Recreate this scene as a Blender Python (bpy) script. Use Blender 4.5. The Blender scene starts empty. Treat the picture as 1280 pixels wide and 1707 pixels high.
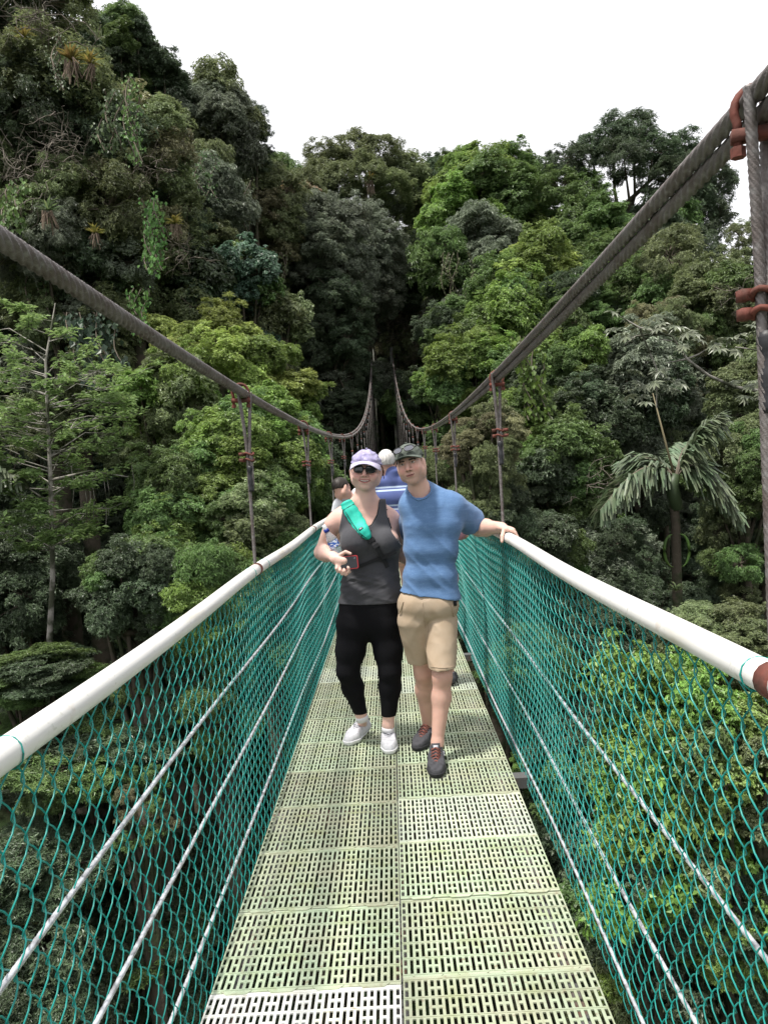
import bpy, math, random
import numpy as np
from mathutils import Matrix, Vector

SC = bpy.context.scene
COL = SC.collection
RNG = np.random.default_rng(7)
random.seed(7)
PI = math.pi

# ------------------------------------------------------------------ camera
FPX, CX, CY = 1280.0, 640.0, 853.5          # focal length and centre, in photograph pixels
VPX, VPY, ROLL = 650.0, 790.0, 0.062        # where the bridge runs to, and the camera's roll
EYE = np.array([0.0, 0.0, 1.6])             # eye height above the deck, metres
_F = np.array([(VPX - CX) / FPX, (CY - VPY) / FPX, -1.0]); _F /= np.linalg.norm(_F)
_X = np.array([1.0, ROLL, 0.0]); _X -= _F * _X.dot(_F); _X /= np.linalg.norm(_X)
_Z = np.cross(_X, _F)
M_CW = np.stack([_X, _F, _Z], axis=1)       # camera from world
M_WC = M_CW.T
cam_d = bpy.data.cameras.new('camera')
cam = bpy.data.objects.new('camera', cam_d); COL.objects.link(cam)
cam_d.sensor_fit = 'HORIZONTAL'; cam_d.sensor_width = 36.0; cam_d.lens = 36.0 * FPX / 1280.0
cam_d.clip_start = 0.05; cam_d.clip_end = 3000
_m = Matrix.Identity(4)
for i in range(3):
    for j in range(3):
        _m[i][j] = M_WC[i, j]
    _m[i][3] = EYE[i]
cam.matrix_world = _m
SC.camera = cam

# ------------------------------------------------------------------ world, sun, exposure
SUN_EL, SUN_AZ = math.radians(70), math.radians(-125)   # azimuth from +Y, clockwise: behind and left of the camera
W = bpy.data.worlds.new('World'); SC.world = W; W.use_nodes = True
nt = W.node_tree; nt.nodes.clear()
sky = nt.nodes.new('ShaderNodeTexSky'); sky.sky_type = 'NISHITA'; sky.sun_disc = False
sky.sun_elevation = SUN_EL; sky.sun_rotation = SUN_AZ; sky.air_density = 1.0; sky.dust_density = 2.0
tc = nt.nodes.new('ShaderNodeTexCoord')
nz = nt.nodes.new('ShaderNodeTexNoise'); nz.inputs['Scale'].default_value = 2.2; nz.inputs['Detail'].default_value = 6
nt.links.new(tc.outputs['Generated'], nz.inputs['Vector'])
rp = nt.nodes.new('ShaderNodeMapRange'); rp.inputs['From Min'].default_value = 0.28; rp.inputs['From Max'].default_value = 0.46
rp.inputs['To Min'].default_value = 0.55; rp.inputs['To Max'].default_value = 1.0
nt.links.new(nz.outputs['Fac'], rp.inputs['Value'])
mx = nt.nodes.new('ShaderNodeMixRGB'); mx.inputs['Color2'].default_value = (10.6, 10.6, 11.0, 1)
nt.links.new(rp.outputs['Result'], mx.inputs['Fac']); nt.links.new(sky.outputs['Color'], mx.inputs['Color1'])
bg = nt.nodes.new('ShaderNodeBackground'); bg.inputs['Strength'].default_value = 0.1
nt.links.new(mx.outputs['Color'], bg.inputs['Color'])
wo = nt.nodes.new('ShaderNodeOutputWorld'); nt.links.new(bg.outputs['Background'], wo.inputs['Surface'])

sun_d = bpy.data.lights.new('sun', 'SUN'); sun_d.energy = 4.6; sun_d.angle = math.radians(6); sun_d.color = (1.0, 0.96, 0.88)
sun = bpy.data.objects.new('sun', sun_d); COL.objects.link(sun)
_sd = Vector((math.sin(SUN_AZ) * math.cos(SUN_EL), math.cos(SUN_AZ) * math.cos(SUN_EL), math.sin(SUN_EL)))
sun.rotation_euler = _sd.to_track_quat('Z', 'Y').to_euler(); sun.location = (-10, -20, 40)

SC.view_settings.view_transform = 'Standard'; SC.view_settings.look = 'None'
SC.view_settings.exposure = 0.28; SC.view_settings.gamma = 1.0
SC.view_settings.use_curve_mapping = False
SC.render.engine = 'CYCLES'
SC.cycles.max_bounces = 7; SC.cycles.diffuse_bounces = 3; SC.cycles.glossy_bounces = 3
SC.cycles.transmission_bounces = 6; SC.cycles.transparent_max_bounces = 8
SC.cycles.use_denoising = True
SC.cycles.caustics_reflective = False; SC.cycles.caustics_refractive = False

# ------------------------------------------------------------------ helpers
def P(px, py, y):
    """the point at distance y along the bridge on the sight line through a photograph pixel"""
    d = M_WC @ np.array([(px - CX) / FPX, -(py - CY) / FPX, -1.0])
    return EYE + d * (y / d[1])

def G(px, py, z=0.0):
    d = M_WC @ np.array([(px - CX) / FPX, -(py - CY) / FPX, -1.0])
    return EYE + d * ((z - EYE[2]) / d[2])

def npa(*a):
    return np.array(a, dtype=np.float64)

def unit(v):
    v = np.asarray(v, float); return v / (np.linalg.norm(v) + 1e-12)

class MB:
    """collects vertices and quads / tris (with a material index) into one mesh"""
    def __init__(s):
        s.v = []; s.q = []; s.t = []; s.n = 0; s.qm = []; s.tm = []
    def add(s, v, q=None, t=None, mi=0):
        v = np.asarray(v, float).reshape(-1, 3); s.v.append(v)
        if q is not None and len(q):
            q = np.asarray(q, np.int64).reshape(-1, 4); s.q.append(q + s.n); s.qm.append(np.full(len(q), mi))
        if t is not None and len(t):
            t = np.asarray(t, np.int64).reshape(-1, 3); s.t.append(t + s.n); s.tm.append(np.full(len(t), mi))
        s.n += len(v)
    def box(s, c, h, R=None, mi=0):
        c = np.asarray(c, float); h = np.asarray(h, float)
        v = np.array([[x, y, z] for z in (-1, 1) for y in (-1, 1) for x in (-1, 1)]) * h
        if R is not None: v = v @ np.asarray(R).T
        s.add(v + c, [[0, 2, 3, 1], [4, 5, 7, 6], [0, 1, 5, 4], [2, 6, 7, 3], [0, 4, 6, 2], [1, 3, 7, 5]], mi=mi)
    def tube(s, pts, r, n=6, mi=0, caps=True, lobes=0, lobe_amp=0.0, twist=0.0, up=None):
        pts = np.asarray(pts, float); m = len(pts)
        r = np.full(m, r, float) if np.isscalar(r) else np.asarray(r, float)
        tg = np.gradient(pts, axis=0); tg /= np.linalg.norm(tg, axis=1)[:, None] + 1e-12
        u = np.asarray(up, float) if up is not None else (npa(0, 0, 1) if abs(tg[0][2]) < 0.9 else npa(1, 0, 0))
        a = np.cross(tg, u); bad = np.linalg.norm(a, axis=1) < 1e-3; a[bad] = npa(1, 0, 0)
        a /= np.linalg.norm(a, axis=1)[:, None]; b = np.cross(a, tg)
        ang = np.arange(n) / n * 2 * PI
        ph = np.arange(m)[:, None] * twist
        rr = r[:, None] * (1 + (lobe_amp * np.abs(np.cos((ang[None] - ph) * lobes / 2)) - lobe_amp if lobes else 0 * ang[None]))
        v = pts[:, None] + rr[..., None] * (np.cos(ang)[None, :, None] * a[:, None] + np.sin(ang)[None, :, None] * b[:, None])
        i, j = np.meshgrid(np.arange(m - 1), np.arange(n), indexing='ij'); j2 = (j + 1) % n
        q = np.stack([i * n + j, i * n + j2, (i + 1) * n + j2, (i + 1) * n + j], -1).reshape(-1, 4)
        v = v.reshape(-1, 3); t = None
        if caps:
            v = np.vstack([v, pts[0], pts[-1]]); k = m * n
            t = [[k, (jj + 1) % n, jj] for jj in range(n)] + [[k + 1, (m - 1) * n + jj, (m - 1) * n + (jj + 1) % n] for jj in range(n)]
        s.add(v, q, t, mi)
    def grid(s, V, mi=0, close=False):
        V = np.asarray(V, float); m, n = V.shape[:2]
        i, j = np.meshgrid(np.arange(m - 1), np.arange(n if close else n - 1), indexing='ij'); j2 = (j + 1) % n
        s.add(V.reshape(-1, 3), np.stack([i * n + j, i * n + j2, (i + 1) * n + j2, (i + 1) * n + j], -1).reshape(-1, 4), mi=mi)
    def ball(s, c, r, nu=10, nv=7, R=None, mi=0):
        th = np.linspace(0, PI, nv); ph = np.arange(nu) / nu * 2 * PI
        V = np.stack([np.sin(th)[:, None] * np.cos(ph), np.sin(th)[:, None] * np.sin(ph), np.cos(th)[:, None] + 0 * ph], -1) * np.asarray(r, float)
        if R is not None: V = V @ np.asarray(R).T
        s.grid(V + np.asarray(c), mi, close=True)
    def mesh(s, name, smooth=True):
        me = bpy.data.meshes.new(name)
        v = np.vstack(s.v).astype(np.float32)
        q = np.vstack(s.q) if s.q else np.zeros((0, 4), int); t = np.vstack(s.t) if s.t else np.zeros((0, 3), int)
        me.vertices.add(len(v)); me.vertices.foreach_set('co', v.ravel())
        li = np.concatenate([q.ravel(), t.ravel()]).astype(np.int32)
        me.loops.add(len(li)); me.loops.foreach_set('vertex_index', li)
        st = np.concatenate([np.arange(len(q)) * 4, len(q) * 4 + np.arange(len(t)) * 3]).astype(np.int32)
        me.polygons.add(len(st)); me.polygons.foreach_set('loop_start', st)
        mi = np.concatenate(s.qm + s.tm).astype(np.int32) if (s.qm or s.tm) else np.zeros(len(st), np.int32)
        me.polygons.foreach_set('material_index', mi)
        me.polygons.foreach_set('use_smooth', np.full(len(st), bool(smooth)))
        me.update(calc_edges=True); me.validate()
        return me
    def build(s, name, mats, parent=None, smooth=True, origin=None):
        if origin is not None: s.v = [x - np.asarray(origin) for x in s.v]
        o = add_obj(name, s.mesh(name, smooth), mats, parent)
        if origin is not None: o.location = tuple(float(c) for c in origin)
        return o

def add_obj(name, me, mats, parent=None):
    o = bpy.data.objects.new(name, me); COL.objects.link(o)
    for m in (mats if isinstance(mats, (list, tuple)) else [mats]):
        if m is not None: me.materials.append(m)
    if parent is not None: o.parent = parent
    return o

def empty(name, loc=(0, 0, 0)):
    o = bpy.data.objects.new(name, None); COL.objects.link(o); o.location = tuple(float(c) for c in loc)
    o.empty_display_size = 0.2
    return o

def tag(o, label=None, cat=None, group=None, kind=None):
    if label: o['label'] = label
    if cat: o['category'] = cat
    if group: o['group'] = group
    if kind: o['kind'] = kind
    return o

# ------------------------------------------------------------------ materials
def mat(name, base, rough=0.6, spec=0.4, metal=0.0, noise=None, bump=None, transl=0.0, island=0.0, objrand=0.0,
        attr=None, objcol=False, sheen=0.0, coat=0.0, sss=0.0):
    """base colour + optional noise=(colour2, scale, lo, hi), bump=(scale, strength, distance)"""
    m = bpy.data.materials.new(name); m.use_nodes = True
    n = m.node_tree.nodes; l = m.node_tree.links; b = n['Principled BSDF']
    b.inputs['Roughness'].default_value = rough; b.inputs['Specular IOR Level'].default_value = spec
    b.inputs['Metallic'].default_value = metal; b.inputs['Coat Weight'].default_value = coat
    b.inputs['Sheen Weight'].default_value = sheen
    if sss:
        b.inputs['Subsurface Weight'].default_value = sss; b.inputs['Subsurface Radius'].default_value = (0.012, 0.005, 0.003)
        b.inputs['Subsurface Scale'].default_value = 1.0
    rgb = n.new('ShaderNodeRGB'); rgb.outputs[0].default_value = (*base, 1); c = rgb.outputs[0]
    tcn = n.new('ShaderNodeTexCoord')
    if attr:
        at = n.new('ShaderNodeAttribute'); at.attribute_name = attr; c = at.outputs['Color']
    if objcol:
        oc = n.new('ShaderNodeObjectInfo'); c = oc.outputs['Color']
        t = n.new('ShaderNodeTexNoise'); t.inputs['Scale'].default_value = 2.3; l.new(tcn.outputs['Object'], t.inputs['Vector'])
        r = n.new('ShaderNodeMapRange'); r.inputs['From Min'].default_value = 0.4; r.inputs['From Max'].default_value = 0.65
        l.new(t.outputs['Fac'], r.inputs['Value'])
        hs0 = n.new('ShaderNodeHueSaturation'); hs0.inputs['Value'].default_value = 1.4; hs0.inputs['Hue'].default_value = 0.492
        l.new(c, hs0.inputs['Color'])
        x = n.new('ShaderNodeMixRGB'); l.new(r.outputs['Result'], x.inputs['Fac']); l.new(c, x.inputs['Color1']); l.new(hs0.outputs['Color'], x.inputs['Color2']); c = x.outputs['Color']
    for nn in (noise if isinstance(noise, list) else [noise] if noise else []):
        c2, sc, lo, hi = nn[:4]
        t = n.new('ShaderNodeTexNoise'); t.inputs['Detail'].default_value = 5
        if isinstance(sc, tuple):
            mp = n.new('ShaderNodeMapping'); mp.inputs['Scale'].default_value = sc
            l.new(tcn.outputs['Object'], mp.inputs['Vector']); l.new(mp.outputs['Vector'], t.inputs['Vector']); t.inputs['Scale'].default_value = 1
        else:
            l.new(tcn.outputs['Object'], t.inputs['Vector']); t.inputs['Scale'].default_value = sc
        r = n.new('ShaderNodeMapRange'); r.inputs['From Min'].default_value = lo; r.inputs['From Max'].default_value = hi
        l.new(t.outputs['Fac'], r.inputs['Value'])
        x = n.new('ShaderNodeMixRGB'); x.inputs['Color2'].default_value = (*c2, 1)
        l.new(r.outputs['Result'], x.inputs['Fac']); l.new(c, x.inputs['Color1']); c = x.outputs['Color']
    if island or objrand:
        h = n.new('ShaderNodeHueSaturation'); l.new(c, h.inputs['Color']); c = h.outputs['Color']
        v = None
        if island:
            g = n.new('ShaderNodeNewGeometry'); r = n.new('ShaderNodeMapRange')
            r.inputs['To Min'].default_value = 1 - island; r.inputs['To Max'].default_value = 1 + island
            l.new(g.outputs['Random Per Island'], r.inputs['Value']); v = r.outputs['Result']
        if objrand:
            oi = n.new('ShaderNodeObjectInfo'); r2 = n.new('ShaderNodeMapRange')
            r2.inputs['To Min'].default_value = 1 - objrand; r2.inputs['To Max'].default_value = 1 + objrand
            l.new(oi.outputs['Random'], r2.inputs['Value'])
            if v is None: v = r2.outputs['Result']
            else:
                mu = n.new('ShaderNodeMath'); mu.operation = 'MULTIPLY'
                l.new(v, mu.inputs[0]); l.new(r2.outputs['Result'], mu.inputs[1]); v = mu.outputs[0]
            r3 = n.new('ShaderNodeMapRange'); r3.inputs['To Min'].default_value = 0.5 - 0.018; r3.inputs['To Max'].default_value = 0.5 + 0.012
            l.new(oi.outputs['Random'], r3.inputs['Value']); l.new(r3.outputs['Result'], h.inputs['Hue'])
        l.new(v, h.inputs['Value'])
    l.new(c, b.inputs['Base Color'])
    if bump:
        t = n.new('ShaderNodeTexNoise'); t.inputs['Detail'].default_value = 6
        if isinstance(bump[0], tuple):
            mp = n.new('ShaderNodeMapping'); mp.inputs['Scale'].default_value = bump[0]
            l.new(tcn.outputs['Object'], mp.inputs['Vector']); l.new(mp.outputs['Vector'], t.inputs['Vector']); t.inputs['Scale'].default_value = 1
        else:
            l.new(tcn.outputs['Object'], t.inputs['Vector']); t.inputs['Scale'].default_value = bump[0]
        bm = n.new('ShaderNodeBump'); bm.inputs['Strength'].default_value = bump[1]; bm.inputs['Distance'].default_value = bump[2]
        l.new(t.outputs['Fac'], bm.inputs['Height']); l.new(bm.outputs['Normal'], b.inputs['Normal'])
    if transl:
        tr = n.new('ShaderNodeBsdfTranslucent'); ms = n.new('ShaderNodeMixShader'); ms.inputs['Fac'].default_value = transl
        hs = n.new('ShaderNodeHueSaturation'); hs.inputs['Value'].default_value = 1.5; hs.inputs['Hue'].default_value = 0.485
        l.new(c, hs.inputs['Color']); l.new(hs.outputs['Color'], tr.inputs['Color'])
        l.new(b.outputs['BSDF'], ms.inputs[1]); l.new(tr.outputs['BSDF'], ms.inputs[2])
        l.new(ms.outputs['Shader'], n['Material Output'].inputs['Surface'])
    return m

def leafmat(name, base, c2, isl=0.35, transl=0.25, rough=0.5, spec=0.35):
    return mat('leaf_' + name, base, rough, spec, noise=(c2, 2.3, 0.4, 0.65), transl=transl, island=isl, objrand=0.22)

LM = {
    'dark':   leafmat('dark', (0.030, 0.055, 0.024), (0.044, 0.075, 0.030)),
    'mid':    leafmat('mid', (0.050, 0.095, 0.030), (0.075, 0.125, 0.040)),
    'olive':  leafmat('olive', (0.075, 0.095, 0.038), (0.105, 0.120, 0.050)),
    'bright': leafmat('bright', (0.085, 0.170, 0.030), (0.13, 0.22, 0.045), transl=0.32),
    'lime':   leafmat('lime', (0.15, 0.25, 0.045), (0.20, 0.29, 0.06), transl=0.35),
    'grey':   leafmat('grey', (0.068, 0.092, 0.062), (0.100, 0.118, 0.082), rough=0.42, spec=0.5),
    'brown':  leafmat('brown', (0.095, 0.100, 0.045), (0.150, 0.125, 0.060)),
    'cream':  leafmat('cream', (0.30, 0.26, 0.16), (0.36, 0.31, 0.20)),
    'blue':   leafmat('blue', (0.045, 0.085, 0.055), (0.065, 0.110, 0.065), rough=0.42, spec=0.5),
    'vine':   leafmat('vine', (0.075, 0.165, 0.040), (0.12, 0.21, 0.05), isl=0.5, rough=0.5, spec=0.3),
}
# the clumps share one leaf material and carry their own leaf colour as the object's colour
LEAF = mat('leaf_clump', (0.05, 0.1, 0.03), 0.42, 0.5, objcol=True, transl=0.27, island=0.48, objrand=0.22)
LC = {'dark': (0.068, 0.102, 0.054), 'mid': (0.106, 0.178, 0.058), 'olive': (0.142, 0.180, 0.082), 'bright': (0.160, 0.255, 0.066), 'lime': (0.255, 0.335, 0.098), 'fresh': (0.140, 0.240, 0.052),
      'grey': (0.155, 0.185, 0.132), 'brown': (0.180, 0.182, 0.096), 'cream': (0.52, 0.45, 0.31), 'blue': (0.088, 0.150, 0.105), 'vine': (0.12, 0.22, 0.075)}
M = {}
M['twig'] = mat('twig', (0.17, 0.145, 0.115), 0.9, 0.1)
M['bark'] = mat('bark', (0.085, 0.072, 0.055), 0.95, 0.1, noise=((0.040, 0.050, 0.026), 3.0, 0.45, 0.62), bump=(9, 0.8, 0.05))
M['palebark'] = mat('pale_bark', (0.33, 0.31, 0.28), 0.85, 0.2, noise=((0.07, 0.075, 0.05), 2.5, 0.45, 0.56), bump=(14, 0.6, 0.02))
M['soil'] = mat('forest_floor', (0.030, 0.030, 0.018), 0.95, 0.1, noise=[((0.022, 0.038, 0.014), 0.6, 0.4, 0.6), ((0.06, 0.045, 0.03), 4.0, 0.55, 0.7)], bump=(1.5, 0.8, 0.3))
# ------------------------------------------------------------------ terrain
def sstep(x): 
    x = np.clip(x, 0, 1); return x * x * (3 - 2 * x)

def ground(x, y):
    x = np.asarray(x, float); y = np.asarray(y, float)
    g = -22 + 21.0 * sstep((np.abs(y - 4) - 8) / 44)
    g = g + 0.55 * np.maximum(0, -x - 9) * sstep((y + 10) / 30) + 0.38 * np.maximum(0, x - 14)
    g = g + 0.22 * np.maximum(0, y - 56)
    g = np.minimum(g, 24 + 0.02 * np.hypot(x, y))
    return g + 0.8 * np.sin(x * 0.21 + 1.3) * np.cos(y * 0.17) + 0.4 * np.sin(x * 0.53 + y * 0.41)

def make_terrain():
    n = 150
    a = np.sign(np.linspace(-1, 1, n)) * np.abs(np.linspace(-1, 1, n)) ** 2.2 * 900
    X, Y = np.meshgrid(a, a + 20, indexing='ij')
    mb = MB(); mb.grid(np.stack([X, Y, ground(X, Y)], -1))
    tag(mb.build('terrain', M['soil']), kind='structure')

make_terrain()

# ------------------------------------------------------------------ the suspension bridge
BR = empty('suspension_bridge', (-0.06, 5.0, 0.0))
tag(BR, 'long hanging footbridge with slotted pale green deck, white handrails and teal mesh sides', 'footbridge')
BR0 = npa(-0.06, 5.0, 0.0)
Y0, Y1 = -5.0, 53.0

M['deck'] = mat('deck_plastic', (0.345, 0.410, 0.290), 0.6, 0.3,
                noise=[((0.38, 0.40, 0.29), 3.0, 0.42, 0.6), ((0.25, 0.26, 0.17), (3.0, 9.0, 1.0), 0.54, 0.78), ((0.25, 0.22, 0.15), 42, 0.57, 0.74), ((0.30, 0.34, 0.20), 9, 0.5, 0.7)], bump=(160, 0.2, 0.002), objrand=0.16)
M['deckpale'] = mat('deck_plastic_pale', (0.66, 0.67, 0.63), 0.5, 0.4,
                noise=[((0.60, 0.58, 0.46), 5.0, 0.5, 0.7), ((0.40, 0.36, 0.26), 30, 0.6, 0.76)], bump=(160, 0.15, 0.002), objrand=0.05)
M['decksemi'] = mat('deck_plastic_worn', (0.41, 0.45, 0.365), 0.52, 0.38,
                noise=[((0.54, 0.57, 0.42), 4.0, 0.45, 0.65), ((0.36, 0.34, 0.22), 34, 0.6, 0.76)], bump=(160, 0.15, 0.002), objrand=0.05)
M['steel'] = mat('dark_steel', (0.12, 0.12, 0.12), 0.6, 0.5, 0.3, noise=((0.16, 0.09, 0.06), 12, 0.5, 0.7))
M['rope'] = mat('wire_rope', (0.19, 0.170, 0.165), 0.5, 0.5, 0.25, noise=[((0.13, 0.105, 0.095), 9, 0.4, 0.65), ((0.25, 0.235, 0.23), 60, 0.5, 0.7)], bump=((420, 420, 420), 0.5, 0.002))
M['galv'] = mat('galvanised_cable', (0.62, 0.64, 0.68), 0.42, 0.5, 0.4, noise=((0.34, 0.34, 0.36), 30, 0.45, 0.65), bump=(500, 0.4, 0.001))
M['rust'] = mat('red_rust_clamp', (0.17, 0.056, 0.042), 0.75, 0.3, 0.1, noise=((0.10, 0.045, 0.035), 25, 0.45, 0.65), bump=(90, 0.5, 0.003))
M['tape'] = mat('black_tape', (0.022, 0.022, 0.026), 0.5, 0.5, bump=(60, 0.5, 0.003))
M['rail'] = mat('white_rail', (0.74, 0.73, 0.71), 0.42, 0.45, noise=[((0.52, 0.48, 0.38), (14, 2.5, 14), 0.54, 0.78), ((0.42, 0.28, 0.17), 7, 0.64, 0.80), ((0.55, 0.55, 0.5), 60, 0.62, 0.75)], bump=(9, 0.25, 0.004))
M['mesh'] = mat('teal_mesh_wire', (0.010, 0.265, 0.235), 0.32, 0.5, noise=((0.012, 0.19, 0.165), 6, 0.45, 0.65))

# --- deck panels: 30 columns of slots (long, short pair) by 5 rows
PW, PL, NROW, NCOL = 0.600, 0.450, 5, 30
def make_panel():
    mb = MB(); px = PW / NCOL; margin_y = 0.0125
    py = (PL - 2 * margin_y) / NROW; sw = 0.0106; th = 0.0045
    pat = 'SLSLS'
    xs = []; 
    def slab(x0, x1, y0, y1):       # top and bottom faces
        mb.add([[x0, y0, 0], [x1, y0, 0], [x1, y1, 0], [x0, y1, 0]], [[0, 1, 2, 3]])
    def hole(x0, x1, y0, y1):       # the walls of a slot
        v = [[x0, y0, 0], [x1, y0, 0], [x1, y1, 0], [x0, y1, 0], [x0, y0, -th], [x1, y0, -th], [x1, y1, -th], [x0, y1, -th]]
        mb.add(v, [[0, 4, 5, 1], [1, 5, 6, 2], [2, 6, 7, 3], [3, 7, 4, 0]])
    for c in range(NCOL):
        xa = c * px; x0 = xa + (px - sw) / 2; x1 = x0 + sw; xb = xa + px
        slab(xa, x0, 0, PL); slab(x1, xb, 0, PL)
        y = 0.0
        for r in range(NROW):
            b = margin_y + r * py
            if pat[c % 5] == 'L': spans = [(b + 0.006, b + py - 0.006)]
            else: spans = [(b + 0.006, b + py / 2 - 0.0055), (b + py / 2 + 0.0055, b + py - 0.006)]
            for a0, a1 in spans:
                slab(x0, x1, y, a0); hole(x0, x1, a0, a1); y = a1
        slab(x0, x1, y, PL)
    # outer edges
    v = [[0, 0, 0], [PW, 0, 0], [PW, PL, 0], [0, PL, 0], [0, 0, -th], [PW, 0, -th], [PW, PL, -th], [0, PL, -th]]
    mb.add(v, [[0, 4, 5, 1], [1, 5, 6, 2], [2, 6, 7, 3], [3, 7, 4, 0]])
    # fine ribs between the slot rows and the tongues that lap over the next panel
    for r in range(NROW + 1):
        b = margin_y + r * py
        mb.box((PW / 2, b, 0.0006), (PW / 2 - 0.002, 0.0011, 0.0009))
    for k in range(4):
        xa = 0.03 + k * 0.145; w = 0.10
        t = 0.0026
        v = [[xa, 0.006, t], [xa + w, 0.006, t], [xa + w - 0.018, -0.011, t], [xa + 0.018, -0.011, t]]
        v += [[a, b2, -0.001] for a, b2, _ in v]
        mb.add(v, [[0, 3, 2, 1], [0, 1, 5, 4], [1, 2, 6, 5], [2, 3, 7, 6], [3, 0, 4, 7]])
    for c in range(1, 6):
        mb.box((c * 0.1, PL / 2, 0.0004), (0.0008, PL / 2 - 0.012, 0.0008))
    return mb.mesh('deck_panel', smooth=False)

panel_me = make_panel(); panel_me.materials.append(M['deck'])
r0 = 2.335                                   # a joint seen in the photograph
k0 = int(math.floor((Y0 - r0) / PL)); k1 = int(math.ceil((Y1 - r0) / PL))
for k in range(k0, k1):
    for side in (0, 1):
        o = bpy.data.objects.new('deck_panel', panel_me); COL.objects.link(o); o.parent = BR
        x = (-0.664, -0.058)[side]
        z = random.uniform(-0.0022, 0.0022)
        o.location = (x + random.uniform(-.0015, .0015) - BR0[0], r0 + k * PL + (0.03 if side else 0.0) - BR0[1], z)
        o.scale = (1, 0.992, 1)
        pale = (k == -1 and side == 0)
        semi = (k in (2, 7) and side == 1) or (k in (8, 13) and side == 0)
        if pale:
            o.material_slots[0].link = 'OBJECT'; o.material_slots[0].material = M['deckpale']
            o['label'] = 'whitish deck panel'
        elif semi:
            o.material_slots[0].link = 'OBJECT'; o.material_slots[0].material = M['decksemi']
            o['label'] = 'paler worn deck panel'

def bpart(mb, name, m, smooth=True, parent=None):
    mb.v = [v - BR0 for v in mb.v]
    o = mb.build(name, m, BR if parent is None else parent, smooth)
    return o

# under the deck: two stringers and cross bearers at the hangers
for x in (-0.60, -0.06, 0.48):
    mb = MB(); mb.box((x, (Y0 + Y1) / 2, -0.085), (0.02, (Y1 - Y0) / 2, 0.045)); bpart(mb, 'stringer', M['steel'], False)

# --- the two sides
SIDES = {
    -1: dict(xr=-0.70, zr=1.155, zc=0.440, y1=3.87, s=2.78, xb=-0.678, zb=-0.03, low=((-0.69, 0.78), (-0.685, 0.47), (-0.68, 0.13))),
    +1: dict(xr=0.61, zr=1.215, zc=0.500, y1=4.22, s=2.90, xb=0.655, zb=-0.17, low=((0.66, 0.60), (0.66, 0.215), (0.635, -0.06))),
}
def hang_y(side, n):
    S = SIDES[side]
    return 1.238 if (side > 0 and n == -1) else S['y1'] + n * S['s']

def cable_z(side, y):
    return 1.6 + SIDES[side]['zc'] + 0.0035 * (y - 5.0) ** 2

def rail_pt(side, y):
    y = np.asarray(y, float); S = SIDES[side]
    w = (0.006 * np.sin(y * 1.6 + side) + 0.003 * np.sin(y * 3.3 + 2 * side)) * np.exp(-np.maximum(0, y - 3) / 4)
    sag = 0.006 * np.cos((y - S['y1']) / S['s'] * 2 * PI)
    return np.stack([S['xr'] + w, y, S['zr'] + sag + 0.003 * np.sin(y * 2.7) * np.exp(-np.maximum(0, y - 3) / 4)], -1)

def net_pt(side, y, s, d):
    """a point on the mesh side: s = 0 at the rail, 1 at the foot; d = depth across the mesh"""
    S = SIDES[side]; top = rail_pt(side, y)
    xb = S['xb']; zb = S['zb']
    x = top[..., 0] + (xb - top[..., 0]) * s + side * 0.02 * np.sin(PI * s) + side * (d + 0.012 * np.sin(y * 3.1 + 4 * s) * np.sin(PI * s))
    z = top[..., 2] + (zb - top[..., 2]) * s + 0.004 * np.sin(y * 7 + s * 9)
    return np.stack([x, y + 0.006 * np.sin(s * 14 + y * 2.0), z], -1)

WX, PZ = 0.041, 0.106          # the hanging net is pulled tall
def net_mesh(side, ya, yb, nseg, nside, rad):
    mb = MB(); w = WX; S = SIDES[side]
    nh = int(round((S['zr'] - S['zb']) / (PZ / 2)))
    i0, i1 = int(round(ya / w)), int(round(yb / w))
    idx = np.arange(i0, i1)
    t = np.linspace(0, nh, nh * nseg + 1); seg = np.minimum(np.floor(t).astype(int), nh - 1); fr = t - seg
    fs = fr + 0.10 * np.sin(2 * PI * fr) * -1.0           # the strand runs straight and turns at the knuckle
    for i in idx:
        par = (i + seg) % 2
        yy = i * w + np.where(par == 0, fs, 1 - fs) * (w + 0.004) - 0.002
        dd = np.where(par == 0, 1, -1) * 0.0075 * np.sin(PI * fr)
        pts = net_pt(side, yy, t / nh, dd)
        mb.tube(pts, rad, nside, caps=False, up=(0.3, 1, 0.1))
    return mb

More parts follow.
